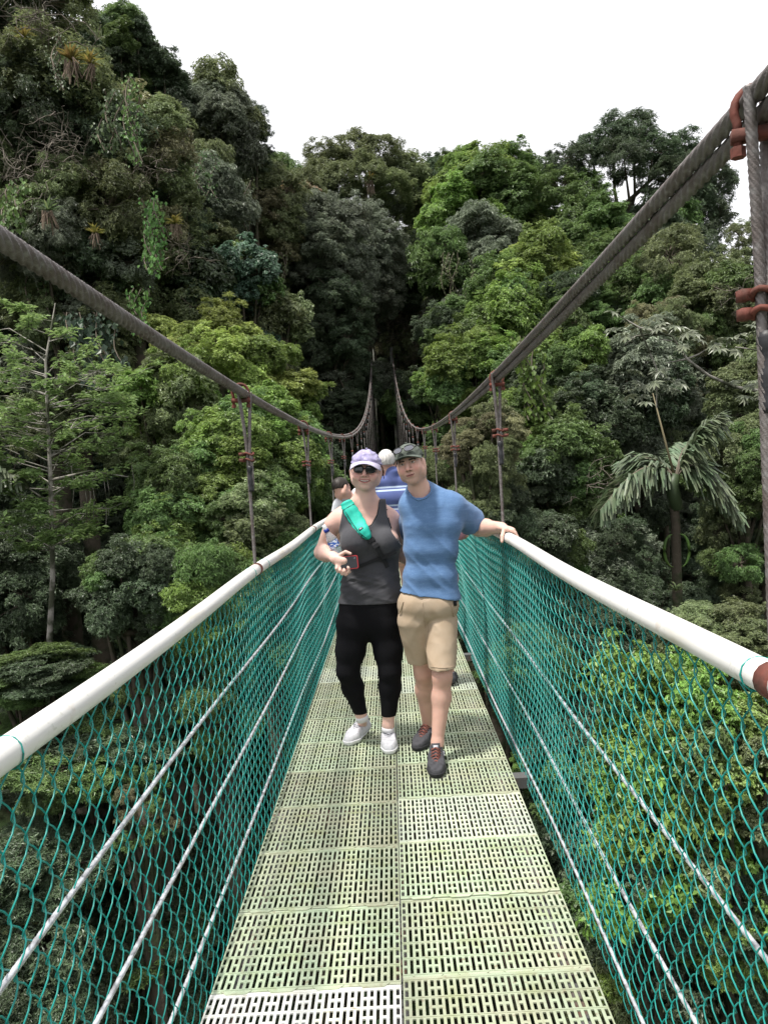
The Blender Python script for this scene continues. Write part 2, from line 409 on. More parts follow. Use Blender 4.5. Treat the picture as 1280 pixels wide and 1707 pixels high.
for side in (-1, 1):
    S = SIDES[side]
    # handrail pipes, one per bay between hangers
    n0 = int(math.floor((Y0 - S['y1']) / S['s'])); n1 = int(math.ceil((Y1 - S['y1']) / S['s']))
    for n in range(n0, n1):
        ya = max(Y0, hang_y(side, n) + 0.004); yb = min(Y1, hang_y(side, n + 1) - 0.004)
        if yb - ya < 0.2: continue
        yy = np.linspace(ya, yb, 40 if n < 4 else 12)
        mb = MB(); mb.tube(rail_pt(side, yy), 0.0290, 16 if n < 4 else 8)
        bpart(mb, 'handrail_pipe', M['rail'])
        if n < 14:
            c = rail_pt(side, np.array([ya - 0.022, ya + 0.022])); mb = MB(); mb.tube(c, 0.0315, 14)
            bpart(mb, 'rail_sleeve', M['rust'])
        # chain-link net of the bay
        if n <= 0: ns, nd, rd = 4, 5, 0.0019
        elif n <= 1: ns, nd, rd = 3, 4, 0.0019
        elif n <= 4: ns, nd, rd = 2, 3, 0.0019
        else: ns, nd, rd = 1, 3, 0.0020
        if yb > -1.2:
            mb = net_mesh(side, max(ya, -1.0), yb, ns, nd, rd)
            o = bpart(mb, 'chain_link_net', M['mesh'])
    # wire ties where the net hangs from the pipe
    for y in np.arange(0.9, 7.0, 0.40):
        c = rail_pt(side, np.array([y]))[0]; a = np.linspace(0, 2 * PI, 13)
        mb = MB(); mb.tube(np.stack([c[0] + 0.0308 * np.cos(a), c[1] + 0.01 * np.sin(a * 0.5), c[2] + 0.0308 * np.sin(a) - 0.002], -1), 0.0018, 4, caps=False, up=(0, 1, 0))
        if abs((y - S['y1']) / S['s'] - round((y - S['y1']) / S['s'])) < 0.09: bpart(mb, 'tie_wire', M['mesh'])
    # three lower cables threaded through the net
    for j, (x, z) in enumerate(S['low']):
        yy = np.concatenate([np.arange(-1.0, 7.0, 0.006), np.linspace(7.0, Y1, 60)])
        pts = np.stack([x + side * 0.012 + 0.006 * np.sin(yy * 1.7 + j), yy, z + 0.008 * np.sin(yy * 1.1 + 2 * j)], -1)
        mb = MB(); k = int(8.0 / 0.006)
        mb.tube(pts[:k], 0.0068, 12, caps=False, lobes=6, lobe_amp=0.28, twist=0.31)
        mb.tube(pts[k - 1:], 0.0065, 6)
        bpart(mb, 'side_cable', M['galv'])
    # main cables: two ropes side by side
    offs = ((0, 0), (-0.046, 0.032)) if side < 0 else ((0, 0), (0.0195, -0.0235))
    rad = 0.0222 if side < 0 else 0.0158
    for ox, oz in offs:
        yy = np.concatenate([np.arange(-1.2, 6.0, 0.0065), np.linspace(6.0, Y1, 120)])
        x0 = S['xr'] + (0.0 if side < 0 else -0.012)
        pts = np.stack([x0 + ox + 0 * yy, yy, cable_z(side, yy) + oz], -1)
        k = len(np.arange(-1.2, 6.0, 0.0065))
        mb = MB(); mb.tube(pts[:k], rad, 30, caps=False, lobes=6, lobe_amp=0.34, twist=0.0065 * 2 * PI / (0.19 if side > 0 else 0.22) * (1 if side > 0 else -1))
        mb.tube(pts[k - 1:], rad * 0.95, 8)
        yb = np.linspace(-16, -1.2, 24)
        mb.tube(np.stack([x0 + ox + 0 * yb, yb, cable_z(side, yb) + oz], -1), rad, 8)
        bpart(mb, 'main_cable', M['rope'])

# --- hangers with their clamps
def make_hanger(side, y, detail):
    S = SIDES[side]; x0 = S['xr'] + (-0.004 if side < 0 else 0.0); zc = float(cable_z(side, y)); zr = S['zr']
    H = zc - zr
    zk = zc - min(0.30, 0.45 * H)                       # where the two legs are clipped together
    ns = 18 if detail else 5
    lob = dict(lobes=6, lobe_amp=0.32) if detail else {}
    n = 90 if detail else 4
    mb = MB(); t = np.linspace(0, 1, n)
    for sgn in (-1, 1):
        spread = 0.034
        pts = np.stack([x0 + sgn * (spread * (1 - t) ** 1.3 + 0.009) * 0.6, y + sgn * (spread * (1 - t) ** 1.3) * 0.8 + 0 * t, zc + 0.01 - (zc + 0.01 - zk) * t], -1)
        mb.tube(pts, 0.0092, ns, twist=0.30 if detail else 0, **lob)
        tl = np.linspace(0, 1, max(3, n // 4))
        if sgn > 0:
            pts = np.stack([x0 + 0.011 + 0 * tl, y + 0 * tl, zk - 0.16 * tl], -1); mb.tube(pts, 0.0088, ns)
    n2 = 160 if detail else 4
    t = np.linspace(0, 1, n2)
    mb.tube(np.stack([x0 - 0.006 - side * 0.0 * t, y + 0 * t, zk - (zk - zr - 0.02) * t], -1), 0.0090, ns, twist=0.30 if detail else 0, **lob)
    h = bpart(mb, 'hanger_cable', M['rope'])
    # clamp over the main cable: U bolt, saddle and two nuts
    def ubolt(c, ax, R, wire, name, nuts=True):
        mb = MB(); a = np.linspace(-0.15 * PI, 1.15 * PI, 15)
        e1 = unit(ax); e2 = npa(0, 0, 1)
        e3 = np.cross(e1, e2)
        pts = c + R * (np.cos(a)[:, None] * e1 + np.sin(a)[:, None] * e2)
        tail0 = pts[0] - e2 * R * 1.4; tail1 = pts[-1] - e2 * R * 1.4
        mb.tube(np.vstack([tail0, pts, tail1]), wire, 8 if detail else 5, up=e3)
        mb.box(c - e2 * R * 1.05, (R * 1.15, wire * 1.3, R * 0.26), np.stack([e1, e3, e2], 1))
        o = bpart(mb, name, M['rust'], True)
        if detail:
            for tl in (tail0, tail1):
                m2 = MB(); m2.tube(np.array([tl - e2 * 0.004, tl + e2 * 0.012]), wire * 1.6, 6)
                bpart(m2, 'nut', M['rust'], False, parent=o)
        return o
    mid = npa(x0 + (-0.020 if side < 0 else 0.002), y, zc + (0.012 if side < 0 else -0.014))
    ubolt(mid, npa(1, -0.25 * side, 0), 0.036 if side > 0 else 0.040, 0.0072, 'cable_clamp')
    # clips where the legs join
    if detail:
        for dz in (0.0, -0.030):
            mb = MB(); a = np.linspace(0, 2 * PI, 17)
            mb.tube(np.stack([x0 + 0.003 + 0.022 * np.cos(a), y + 0.017 * np.sin(a), zk + dz + 0.006 * np.sin(a * 2)], -1), 0.0052, 8, caps=False)
            mb.box((x0 + 0.036 * side, y - 0.012, zk + dz), (0.011, 0.009, 0.008))
            mb.box((x0 - 0.028, y + 0.01, zk + dz), (0.008, 0.011, 0.009))
            bpart(mb, 'wire_clip', M['rust'])
        mb = MB(); t = np.linspace(0, 1, 14)
        mb.tube(np.stack([x0 + 0.002 + 0 * t, y + 0 * t, zk - 0.06 - 0.13 * t], -1), 0.0145 + 0.0025 * np.sin(t * 13) * (1 - t), 10)
        bpart(mb, 'tape_wrap', M['tape'])
    else:
        mb = MB(); mb.ball((x0, y, zk), (0.026, 0.020, 0.018), 8, 5); bpart(mb, 'wire_clip', M['rust'])
        mb = MB(); mb.tube(np.array([[x0, y, zk - 0.03], [x0, y, zk - 0.17]]), 0.018, 6); bpart(mb, 'tape_wrap', M['tape'])

for side in (-1, 1):
    S = SIDES[side]
    for n in range(-1, 18):
        y = hang_y(side, n)
        if y > Y1 - 0.8: break
        make_hanger(side, y, n <= 3)
        mb = MB(); mb.box(((S['xb'] - 0.06) / 2, y, -0.155), (abs(S['xb'] + 0.06) / 2 + 0.03, 0.04, 0.03))
        bpart(mb, 'cross_bearer', M['steel'], False)
# pylons that carry the main cables at the far bank, sunk in foliage
M['pylon'] = mat('grey_concrete', (0.22, 0.22, 0.20), 0.9, 0.2, noise=((0.10, 0.12, 0.08), 3, 0.45, 0.65), bump=(20, 0.4, 0.01))
for side in (-1, 1):
    x = SIDES[side]['xr']; zt = float(cable_z(side, Y1)) + 0.1
    mb = MB(); mb.tube(np.array([[x * 1.15, Y1 + 0.25, -4.0], [x * 1.05, Y1 + 0.25, zt * 0.5], [x, Y1 + 0.25, zt]]), npa(0.17, 0.15, 0.12), 10)
    bpart(mb, 'pylon', M['pylon'])
# ------------------------------------------------------------------ foliage
def rand_dirs(n, rng):
    v = rng.normal(size=(n, 3)); return v / np.linalg.norm(v, axis=1)[:, None]

def norm_rows(v):
    return v / (np.linalg.norm(v, axis=1)[:, None] + 1e-9)

def leaf_quads(base, ldir, nrm, length, width, fold=0.12):
    """one pointed, slightly folded leaf per row, as two triangles"""
    ldir = norm_rows(ldir); side = norm_rows(np.cross(ldir, nrm)); up = np.cross(side, ldir)
    L = np.asarray(length).reshape(-1, 1); Wd = np.asarray(width).reshape(-1, 1)
    mid = base + ldir * L * 0.45 + up * L * 0.05
    v = np.stack([base, mid + side * Wd * 0.5 + up * Wd * fold, base + ldir * L - up * L * 0.10, mid - side * Wd * 0.5 + up * Wd * fold], 1)
    n = len(base); q = np.arange(n)[:, None] * 4 + np.arange(4)[None]
    return v.reshape(-1, 3), q

def make_clump(seed, n_sub, per, sub_r, llen, lwid, droop, flat=0.92, shell=0.78, upbias=0.35, twigs=True, layered=False):
    """a foliage clump of unit radius: sprays of leaves on twigs, dense outside, open between the sprays"""
    rng = np.random.default_rng(seed)
    mb = MB()
    d = rand_dirs(n_sub * 3, rng); d = d[d[:, 2] > -1.0 + 0.35 * rng.random(len(d))][:n_sub]
    ax = rand_dirs(7, rng); am = rng.uniform(-0.30, 0.34, 7)               # bulges and hollows of the outline
    lump = (np.clip(d @ ax.T, 0, 1) ** 3) @ am
    rad = shell * (0.55 + 0.58 * rng.random(len(d)) ** 0.8) * (1 + lump) * np.where(rng.random(len(d)) < 0.16, 1.28, 1.0)
    c = d * rad[:, None] * npa(1, 1, flat)
    if layered: c[:, 2] = np.round(c[:, 2] / 0.22) * 0.22 + rng.normal(size=len(c)) * 0.03
    m = len(c)
    nw = 6                                                                # leaves in a whorl at each twig tip
    nt_ = max(4, per // nw)
    ci = np.repeat(np.arange(m), nt_)
    e = rand_dirs(m * nt_, rng)
    e = norm_rows(e + d[ci] * 0.55 + npa(0, 0, upbias))
    rr = sub_r * (0.30 + 0.85 * rng.random(m * nt_) ** 0.6) * (0.6 + 0.8 * rng.random(m))[ci]
    off = e * rr[:, None] * npa(1, 1, 0.35 if layered else 0.72)
    tip = c[ci] + off
    nr = norm_rows(npa(0, 0, 0.9) + d[ci] * 0.45 + e * 0.45 + rng.normal(size=e.shape) * 0.40)
    ta = norm_rows(np.cross(nr, rng.normal(size=e.shape))); tb = np.cross(nr, ta)
    ti = np.repeat(np.arange(len(tip)), nw); an = np.tile(np.arange(nw) / nw * 2 * PI, len(tip)) + rng.normal(size=len(ti)) * 0.35
    ld = np.cos(an)[:, None] * ta[ti] + np.sin(an)[:, None] * tb[ti] + nr[ti] * rng.uniform(-.1, .45, (len(ti), 1)) + npa(0, 0, -droop) * rng.uniform(.5, 1.2, (len(ti), 1))
    ln = norm_rows(nr[ti] + rng.normal(size=ld.shape) * 0.28)
    s = (0.6 + 0.75 * rng.random(len(ti))) * (0.8 + 0.4 * rng.random(len(tip)))[ti]
    v, q = leaf_quads(tip[ti] + rng.normal(size=ld.shape) * llen * 0.08, ld, ln, llen * s, lwid * s)
    mb.add(v, q, mi=0); per = nt_
    if twigs:
        for k in range(0, m, 2):
            a = c[k] * 0.15 + rng.normal(size=3) * 0.04
            mid = (a + c[k]) / 2 + rng.normal(size=3) * 0.05
            mb.tube(np.array([a, mid, c[k] + off[k * per] * 0.6]), npa(0.016, 0.011, 0.004), 3, mi=1, caps=False)
    me = mb.mesh('foliage_clump', smooth=False)
    me.materials.append(LEAF); me.materials.append(M['twig'])
    return me

CL = {
    'broad': [make_clump(s, 62, 300, 0.30, 0.098, 0.038, 0.30) for s in (11, 12, 13)],
    'fine':  [make_clump(s, 84, 300, 0.25, 0.072, 0.026, 0.22) for s in (21, 22)],
    'big':   [make_clump(s, 46, 96, 0.32, 0.150, 0.088, 0.65, upbias=0.1) for s in (31, 32)],
    'droop': [make_clump(s, 58, 216, 0.30, 0.135, 0.034, 0.85, upbias=0.15) for s in (41, 42)],
    'layer': [make_clump(s, 80, 240, 0.27, 0.085, 0.026, 0.12, flat=0.55, upbias=0.15, layered=True) for s in (51, 52)],
    'open':  [make_clump(s, 40, 240, 0.28, 0.090, 0.036, 0.28, shell=0.84) for s in (61, 62)],
}

def clump(parent, base, pos, r, kind, m, squash=1.0, rng=random):
    me = rng.choice(CL[kind])
    o = bpy.data.objects.new('foliage_clump', me); COL.objects.link(o); o.parent = parent
    o.location = tuple(float(a - b) for a, b in zip(pos, base))
    o.rotation_euler = (rng.uniform(-.22, .22), rng.uniform(-.22, .22), rng.uniform(0, 2 * PI))
    k = r * rng.uniform(0.92, 1.1)
    o.scale = (k, k * rng.uniform(0.9, 1.1), k * squash * rng.uniform(0.9, 1.35))
    o.color = (*LC[m], 1.0)
    return o

TINT = {'dark': 'dark green', 'mid': 'mid green', 'olive': 'olive green', 'bright': 'bright green', 'lime': 'yellow-green',
        'fresh': 'fresh green', 'grey': 'grey-green', 'brown': 'brownish green', 'cream': 'cream-flowered', 'blue': 'bluish green', 'vine': 'light green'}
FORM = {'broad': 'leafy', 'fine': 'small-leaved', 'big': 'large-leaved', 'droop': 'narrow drooping-leaved', 'layer': 'layered', 'open': 'open-crowned'}

UNNAMED = []
def tree(px, py, rpx, y, m, kind, label=None, nl=11, squash=0.95, m2=None, lobe=0.50, trunk='bark', name='rainforest_tree', group=None, lobes=None, bare=False, seed=None, vs=1.0):
    """a tree whose crown centre is seen at (px, py), y metres along the bridge; rpx = crown radius in photograph pixels there"""
    rng = random.Random(seed if seed is not None else int(px * 7 + py * 13 + y * 3))
    c = P(px, py, y); R = rpx * y / FPX
    gz = float(ground(c[0], c[1]))
    base = npa(c[0] + rng.uniform(-.3, .3) * R, c[1] + rng.uniform(0.0, 0.5) * R, gz)
    if base[2] > c[2] - R: base[2] = c[2] - R * 1.5
    t = empty(name, base)
    pts = []
    if lobes:
        for (lx, ly, lr, dy) in lobes:
            pts.append((P(lx, ly, y + dy), lr * (y + dy) / FPX, m if rng.random() < 0.75 or not m2 else m2))
    else:
        nl = int(nl * 1.35)
        for k in range(nl):
            ph = k * 2.399963 + rng.uniform(-.4, .4); zz = 1 - (k + 0.5) / nl * 1.9
            rr = math.sqrt(max(0, 1 - zz * zz)); f = rng.uniform(0.58, 0.80)
            p = c + R * f * npa(rr * math.cos(ph), rr * math.sin(ph), zz * vs)
            pts.append((p, R * lobe * rng.uniform(0.6, 1.25), m2 if (m2 and rng.random() < 0.35) else m))
    hang = max(0.0, c[2] - R * 0.8 - base[2])
    for k in range(max(3, nl // 2)):
        f = rng.random() ** 1.3; zz = c[2] - R * 0.7 - f * min(hang, R * 2.4); ph = rng.uniform(0, 2 * PI); rr = R * rng.uniform(0.25, 0.85) * (1 - 0.3 * f)
        pts.append((npa(c[0] + rr * math.cos(ph), c[1] + rr * math.sin(ph), zz), R * lobe * rng.uniform(0.55, 1.0), m if rng.random() < .6 or not m2 else m2))
    mb = MB()
    rt = max(0.08, 0.040 * R + 0.008 * (c[2] - base[2]))
    top = c - npa(0, 0, R * 0.25); w = npa(rng.uniform(-.5, .5), rng.uniform(-.5, .5), 0) * R * 0.25
    tp = np.array([base - npa(0, 0, 0.5), base * 0.6 + top * 0.4 + w, top * 0.75 + base * 0.25 + w * 0.5, top])
    mb.tube(tp, npa(rt * 1.5, rt, rt * 0.8, rt * 0.6), 8)
    for p, r, _ in pts:
        s = tp[2] + (top - tp[2]) * rng.uniform(0, 1)
        mid = (s + p) / 2 + npa(rng.uniform(-.1, .1), rng.uniform(-.1, .1), rng.uniform(-.15, .05)) * R
        mb.tube(np.array([s, mid, p]), npa(rt * 0.42, rt * 0.26, rt * 0.10), 5, caps=False)
    mb.build('trunk', M[trunk], t, origin=None)
    t.children[-1].location = tuple(-base)
    for p, r, mm in pts:
        if not bare: clump(t, base, p, r, kind, mm, squash, rng)
    if label is None: UNNAMED.append((t, c, m, kind)); label = 'rainforest tree on the forested slope'
    tag(t, label, 'tree', group)
    return t

# skyline, left to right
tree(40, 70, 120, 27, 'dark', 'open', 'tall dark tree with open twiggy crown at the top of the left slope', nl=13, m2='olive', lobe=0.42)
tree(205, 84, 66, 34, 'mid', 'broad', 'rounded green treetop standing clear above the epiphyte laden tree', nl=13, m2='dark', lobe=0.46)
tree(272, 140, 42, 35, 'dark', 'broad', 'small dark treetop peeping up beside the rounded green one', nl=8)
tree(345, 215, 84, 37, 'grey', 'droop', 'grey-green domed tree with drooping foliage against the sky on the left slope', nl=14, m2='olive', vs=1.0)
tree(412, 232, 40, 38, 'dark', 'fine', 'narrow almost black treetop against the white sky left of the gap', nl=9, vs=1.7, lobe=0.42)
tree(455, 300, 44, 55, 'mid', 'fine', 'small green treetop in the dip of the skyline', nl=9)
tree(605, 292, 98, 62, 'olive', 'fine', 'broad umbrella crowned tree on the skyline beyond the far end of the bridge', m2='grey', squash=0.8, vs=.72,
     lobes=[(545, 262, 34, 0), (590, 250, 36, 1), (635, 254, 36, -1), (672, 280, 36, 0), (700, 305, 34, 1), (530, 292, 34, -2), (570, 300, 36, -3), (612, 290, 34, -4), (655, 312, 36, -3), (560, 330, 28, -2), (690, 345, 38, 0), (640, 340, 30, -1)])
tree(505, 345, 50, 47, 'olive', 'fine', 'tree topped with pale cream blossom below the skyline', nl=9, m2='dark')
tree(502, 322, 30, 46, 'cream', 'fine', 'crown of pale cream flower heads', nl=7, squash=0.6, vs=.6, name='flowering_tree')
tree(720, 330, 50, 64, 'dark', 'broad', nl=10, vs=1.3)
tree(772, 300, 46, 58, 'bright', 'fine', 'upright light green treetop at the skyline above the far bank', nl=11, m2='mid', vs=1.2)
tree(850, 318, 60, 58, 'mid', 'broad', nl=11, m2='bright')
tree(800, 360, 90, 52, 'bright', 'broad', 'big light green tree with stepped crowns right of the far bank', nl=15, m2='mid', lobe=0.42)
tree(785, 430, 74, 47, 'mid', 'droop', 'mid green tree with a hanging curtain of leaves beneath its crown', nl=13, m2='grey', vs=1.25)
tree(1040, 300, 150, 50, 'dark', 'fine', 'tall spreading tree with limbs and sky showing through its crown', m2='mid',
     lobes=[(945, 270, 34, 0), (985, 250, 30, 1), (935, 315, 34, -1), (975, 310, 30, 0), (1020, 225, 34, 0), (1055, 215, 36, 1), (1090, 250, 38, 0), (1040, 265, 36, -2), (1130, 255, 38, 1),
            (1165, 285, 36, 0), (1195, 310, 30, 1), (1110, 300, 36, -1), (1150, 340, 36, 0), (1185, 370, 32, 0), (1125, 370, 34, -1), (1170, 420, 40, -2), (920, 345, 30, 1), (1000, 345, 22, 1)])
tree(1085, 400, 60, 49, 'dark', 'broad', nl=10)
tree(985, 400, 62, 47, 'mid', 'broad', nl=10, m2='dark')
tree(1262, 400, 50, 40, 'olive', 'open', 'thin straggly treetop beside the near right hanger', nl=8, lobe=.36)
# left slope: the big epiphyte laden mass
tree(60, 230, 150, 24, 'olive', 'fine', 'massive tree hung with epiphytes and dry twigs on the left slope', nl=18, m2='dark', lobe=0.42)
tree(200, 250, 105, 25, 'olive', 'open', 'gnarled tree draped in creepers and bromeliads on the left slope', nl=15, m2='brown', lobe=0.42)
tree(110, 400, 130, 23, 'olive', 'fine', nl=14, m2='grey', lobe=0.42)
tree(265, 380, 90, 26, 'dark', 'open', nl=12, m2='olive', lobe=0.42)
tree(340, 330, 80, 33, 'grey', 'droop', nl=12, m2='olive')
tree(425, 350, 75, 40, 'olive', 'fine', nl=12, m2='brown')
tree(520, 420, 85, 43, 'grey', 'fine', nl=13, m2='dark')
tree(605, 420, 72, 49, 'grey', 'fine', 'rounded dull grey-green tree under the umbrella crowned one', nl=14)
tree(650, 470, 60, 54, 'dark', 'layer', nl=11)
tree(705, 450, 70, 66, 'dark', 'broad', nl=10, vs=1.5)
tree(395, 470, 62, 29, 'blue', 'big', 'tree with large bluish green leaves behind the yellow-green crown', nl=10, m2='mid')
tree(300, 470, 80, 27, 'dark', 'big', nl=10)
tree(470, 530, 48, 30, 'olive', 'big', nl=8)
tree(30, 560, 120, 27, 'dark', 'broad', nl=12)
tree(180, 520, 100, 27, 'dark', 'big', nl=11, m2='blue')
tree(550, 540, 65, 42, 'dark', 'fine', nl=10, vs=1.3)
tree(625, 570, 45, 56, 'brown', 'open', 'twiggy brownish tree arching over the tops of the far cables', nl=9, m2='dark')
tree(690, 575, 60, 56, 'brown', 'open', 'brownish tangle of bare twigs and leaves right of the far cables', nl=10, m2='olive')
tree(585, 640, 48, 46, 'dark', 'broad', nl=9)
tree(560, 720, 45, 42, 'dark', 'broad', nl=8)
tree(690, 680, 46, 47, 'dark', 'broad', nl=9, m2='mid')
tree(745, 560, 55, 42, 'mid', 'broad', nl=10, m2='dark')
tree(655, 505, 46, 60, 'mid', 'fine', 'mid green small-leaved tree filling the hollow above the far cables', nl=10, vs=1.4, m2='olive')
tree(668, 600, 40, 59, 'olive', 'broad', 'olive leafy tree right behind the tops of the far cables', nl=9, m2='mid')
tree(632, 655, 30, 58, 'mid', 'broad', 'low green tree beside the dark opening at the far bridge end', nl=8, m2='dark')
# right slope
tree(895, 455, 62, 41, 'lime', 'broad', 'vivid yellow-green treetop above the right main cable', nl=13, m2='bright')
tree(850, 540, 80, 39, 'mid', 'broad', nl=13, m2='bright')
tree(960, 520, 70, 38, 'mid', 'layer', nl=12, m2='dark')
tree(1010, 470, 70, 41, 'mid', 'broad', nl=12)
tree(1110, 490, 82, 38, 'olive', 'fine', nl=13, m2='mid')
tree(1200, 520, 80, 33, 'olive', 'broad', nl=12, m2='mid')
tree(1100, 560, 60, 30, 'brown', 'fine', nl=10, m2='olive')
tree(785, 620, 70, 31, 'bright', 'broad', nl=12, m2='mid')
tree(730, 640, 42, 38, 'mid', 'broad', nl=9, m2='bright')
tree(890, 640, 70, 30, 'mid', 'broad', nl=12, m2='dark')
tree(945, 600, 55, 29, 'bright', 'broad', 'bright green leafy column hanging beside the right main cable', nl=10, vs=1.7, m2='mid')
tree(870, 690, 50, 26, 'bright', 'broad', nl=9, m2='mid')
tree(1060, 650, 85, 29, 'grey', 'broad', nl=13, m2='dark')
tree(980, 690, 75, 28, 'dark', 'broad', nl=11, m2='mid')
tree(805, 745, 66, 17, 'brown', 'droop', 'brownish green shrubby tree right behind the first right hanger', nl=15, m2='olive', lobe=.42)
tree(815, 850, 62, 17, 'olive', 'droop', nl=12, m2='dark')
tree(745, 780, 40, 24, 'olive', 'droop', nl=9, m2='mid')
tree(930, 790, 80, 25, 'mid', 'broad', nl=12, m2='dark')
tree(1010, 760, 60, 29, 'grey', 'fine', nl=10)
tree(900, 930, 75, 21, 'dark', 'broad', nl=11, m2='mid')
tree(1020, 950, 85, 24, 'dark', 'fine', nl=12, m2='grey')
tree(1240, 780, 75, 24, 'mid', 'fine', nl=12, m2='olive')
tree(1230, 900, 70, 26, 'dark', 'fine', nl=10)
tree(1255, 650, 60, 26, 'olive', 'broad', nl=10)
tree(1140, 720, 70, 33, 'dark', 'broad', nl=10)
tree(1150, 900, 90, 34, 'dark', 'broad', nl=10)
# left mid slope
tree(370, 580, 110, 21, 'lime', 'broad', 'yellow-green domed tree with stepped crown behind the left main cable', m2='bright', squash=.8,
     lobes=[(365, 532, 30, 0), (320, 560, 36, 0), (265, 548, 32, .5), (405, 565, 36, .3), (440, 595, 38, .3), (370, 590, 44, -1), (300, 590, 34, -.5), (478, 590, 26, .8), (490, 640, 36, .8), (455, 660, 40, .2), (505, 690, 30, 1), (410, 630, 38, -.4), (520, 655, 26, 1)])
tree(280, 665, 78, 19, 'olive', 'broad', 'olive green shrubby tree under the yellow-green dome', nl=13, m2='bright')
tree(420, 760, 105, 17, 'bright', 'broad', 'dense bright green bushy tree behind the first left hanger', nl=18, m2='mid', lobe=.42)
tree(500, 800, 60, 20, 'mid', 'broad', nl=11, m2='bright')
tree(300, 850, 95, 15.5, 'mid', 'broad', nl=15, m2='bright', lobe=.42)
tree(430, 890, 80, 15, 'olive', 'broad', nl=13, m2='mid')
tree(230, 980, 95, 13, 'mid', 'broad', nl=15, m2='dark', lobe=.42)
tree(350, 990, 90, 13, 'mid', 'droop', nl=13, m2='bright')
tree(520, 770, 40, 23, 'dark', 'broad', nl=8)
tree(60, 760, 100, 29, 'dark', 'broad', nl=11)
tree(190, 790, 95, 27, 'dark', 'broad', nl=11)
tree(110, 930, 110, 26, 'dark', 'broad', nl=11)
tree(20, 960, 100, 22, 'dark', 'fine', nl=11)
# below the bridge, seen through the net
tree(60, 1130, 105, 13, 'mid', 'layer', 'fine layered foliage of a feathery tree below the left handrail', nl=14, m2='dark', squash=.55, vs=.5)
tree(150, 1260, 130, 13, 'dark', 'layer', nl=14, m2='mid', squash=.6, vs=.6)
tree(260, 1200, 90, 14, 'dark', 'broad', nl=12, m2='mid')
tree(235, 1330, 60, 12, 'mid', 'open', 'sparse tree with a few yellowing leaves below the left net', nl=7, m2='brown', lobe=.36)
tree(60, 1450, 130, 12, 'dark', 'layer', nl=13, m2='olive', squash=.6, vs=.6)
tree(200, 1560, 140, 13, 'dark', 'layer', nl=13, m2='mid', squash=.6, vs=.6)
tree(380, 1480, 120, 15, 'dark', 'broad', nl=11)
tree(400, 1150, 100, 16, 'mid', 'broad', nl=12, m2='dark')
tree(470, 1050, 70, 16, 'dark', 'broad', nl=10)
tree(460, 1300, 90, 18, 'dark', 'broad', nl=10)
tree(40, 1680, 130, 11, 'dark', 'broad', nl=11)
tree(340, 1680, 130, 14, 'dark', 'broad', nl=10)
tree(1205, 1085, 88, 11, 'olive', 'fine', 'pale small-leaved treetop rising just above the right handrail', nl=14, m2='bright', squash=.8, vs=.8)
tree(1110, 1210, 125, 10, 'fresh', 'big', 'bright green bush with broad rounded leaves below the right handrail', nl=14, m2='mid', lobe=.42)
tree(1250, 1290, 120, 9.5, 'bright', 'big', 'broad-leaved bush of mixed green and olive beneath the near right rail', nl=13, m2='olive', lobe=.42)
tree(1090, 1420, 125, 10, 'fresh', 'big', 'light green broad-leaved bush low under the right net', nl=12, m2='dark', lobe=.42)
tree(1230, 1520, 140, 10, 'dark', 'fine', nl=13, m2='bright')
tree(1010, 1560, 110, 12, 'mid', 'big', nl=12, m2='dark', lobe=.4)
tree(1150, 1680, 140, 11, 'olive', 'droop', nl=12, m2='dark')
tree(880, 1100, 70, 17, 'mid', 'fine', 'soft green treetop seen through the right net near the couple', nl=11, m2='bright')
tree(960, 1250, 90, 17, 'dark', 'broad', nl=10, m2='mid')
tree(900, 1420, 100, 18, 'dark', 'broad', nl=10)
tree(820, 1000, 60, 18, 'dark', 'broad', nl=9)
tree(1010, 1060, 80, 20, 'dark', 'broad', nl=10)
tree(1130, 1050, 70, 22, 'dark', 'broad', nl=9)

LANDMARKS = [(P(a, b, y), n) for a, b, y, n in (
    (60, 230, 24, 'the massive epiphyte hung tree'), (345, 215, 37, 'the grey-green domed skyline tree'), (605, 292, 62, 'the umbrella crowned skyline tree'), (772, 300, 58, 'the upright light green skyline tree'),
    (800, 360, 52, 'the big stepped light green tree'), (1040, 300, 50, 'the tall spreading skyline tree'), (895, 455, 41, 'the vivid yellow-green treetop'), (370, 580, 21, 'the yellow-green domed tree'),
    (420, 760, 17, 'the first left hanger'), (805, 745, 17, 'the first right hanger'), (1126, 800, 20, 'the palm with big fronds'), (84, 750, 15, 'the sparse pale-branched tree'), (650, 590, 54, 'the tops of the far cables'),
    (1160, 600, 17, 'the curving pale cecropia branches'), (60, 1130, 13, 'the feathery tree below the left rail'), (235, 1330, 12, 'the sparse yellowing tree below the left net'), (1110, 1210, 10, 'the bright broad-leaved bush below the right rail'),
    (880, 1100, 17, 'the soft green treetop behind the right net'), (502, 322, 46, 'the cream blossom'), (258, 400, 20, 'the bright vine curtain'))]
for t, c, m, kind in UNNAMED:
    bi = min(range(len(LANDMARKS)), key=lambda i: np.linalg.norm((LANDMARKS[i][0] - c) * npa(1, .7, 1))); lp, ln_ = LANDMARKS[bi]; d = c - lp
    k = int(np.argmax(np.abs(d) * npa(1, .8, 1)))
    rel = {0: 'to the left of' if d[0] < 0 else 'to the right of', 1: 'farther off behind' if d[1] > 0 else 'closer than', 2: 'higher than' if d[2] > 0 else 'lower than'}[k]
    t['label'] = '%s %s tree %s %s' % (TINT[m], FORM[kind], rel, ln_)
_seen = {}
for t, *_ in UNNAMED: _seen.setdefault(t['label'], []).append(t)
for lb, ts in _seen.items():
    if len(ts) > 1:
        for t in ts: t['group'] = 'trees: ' + lb

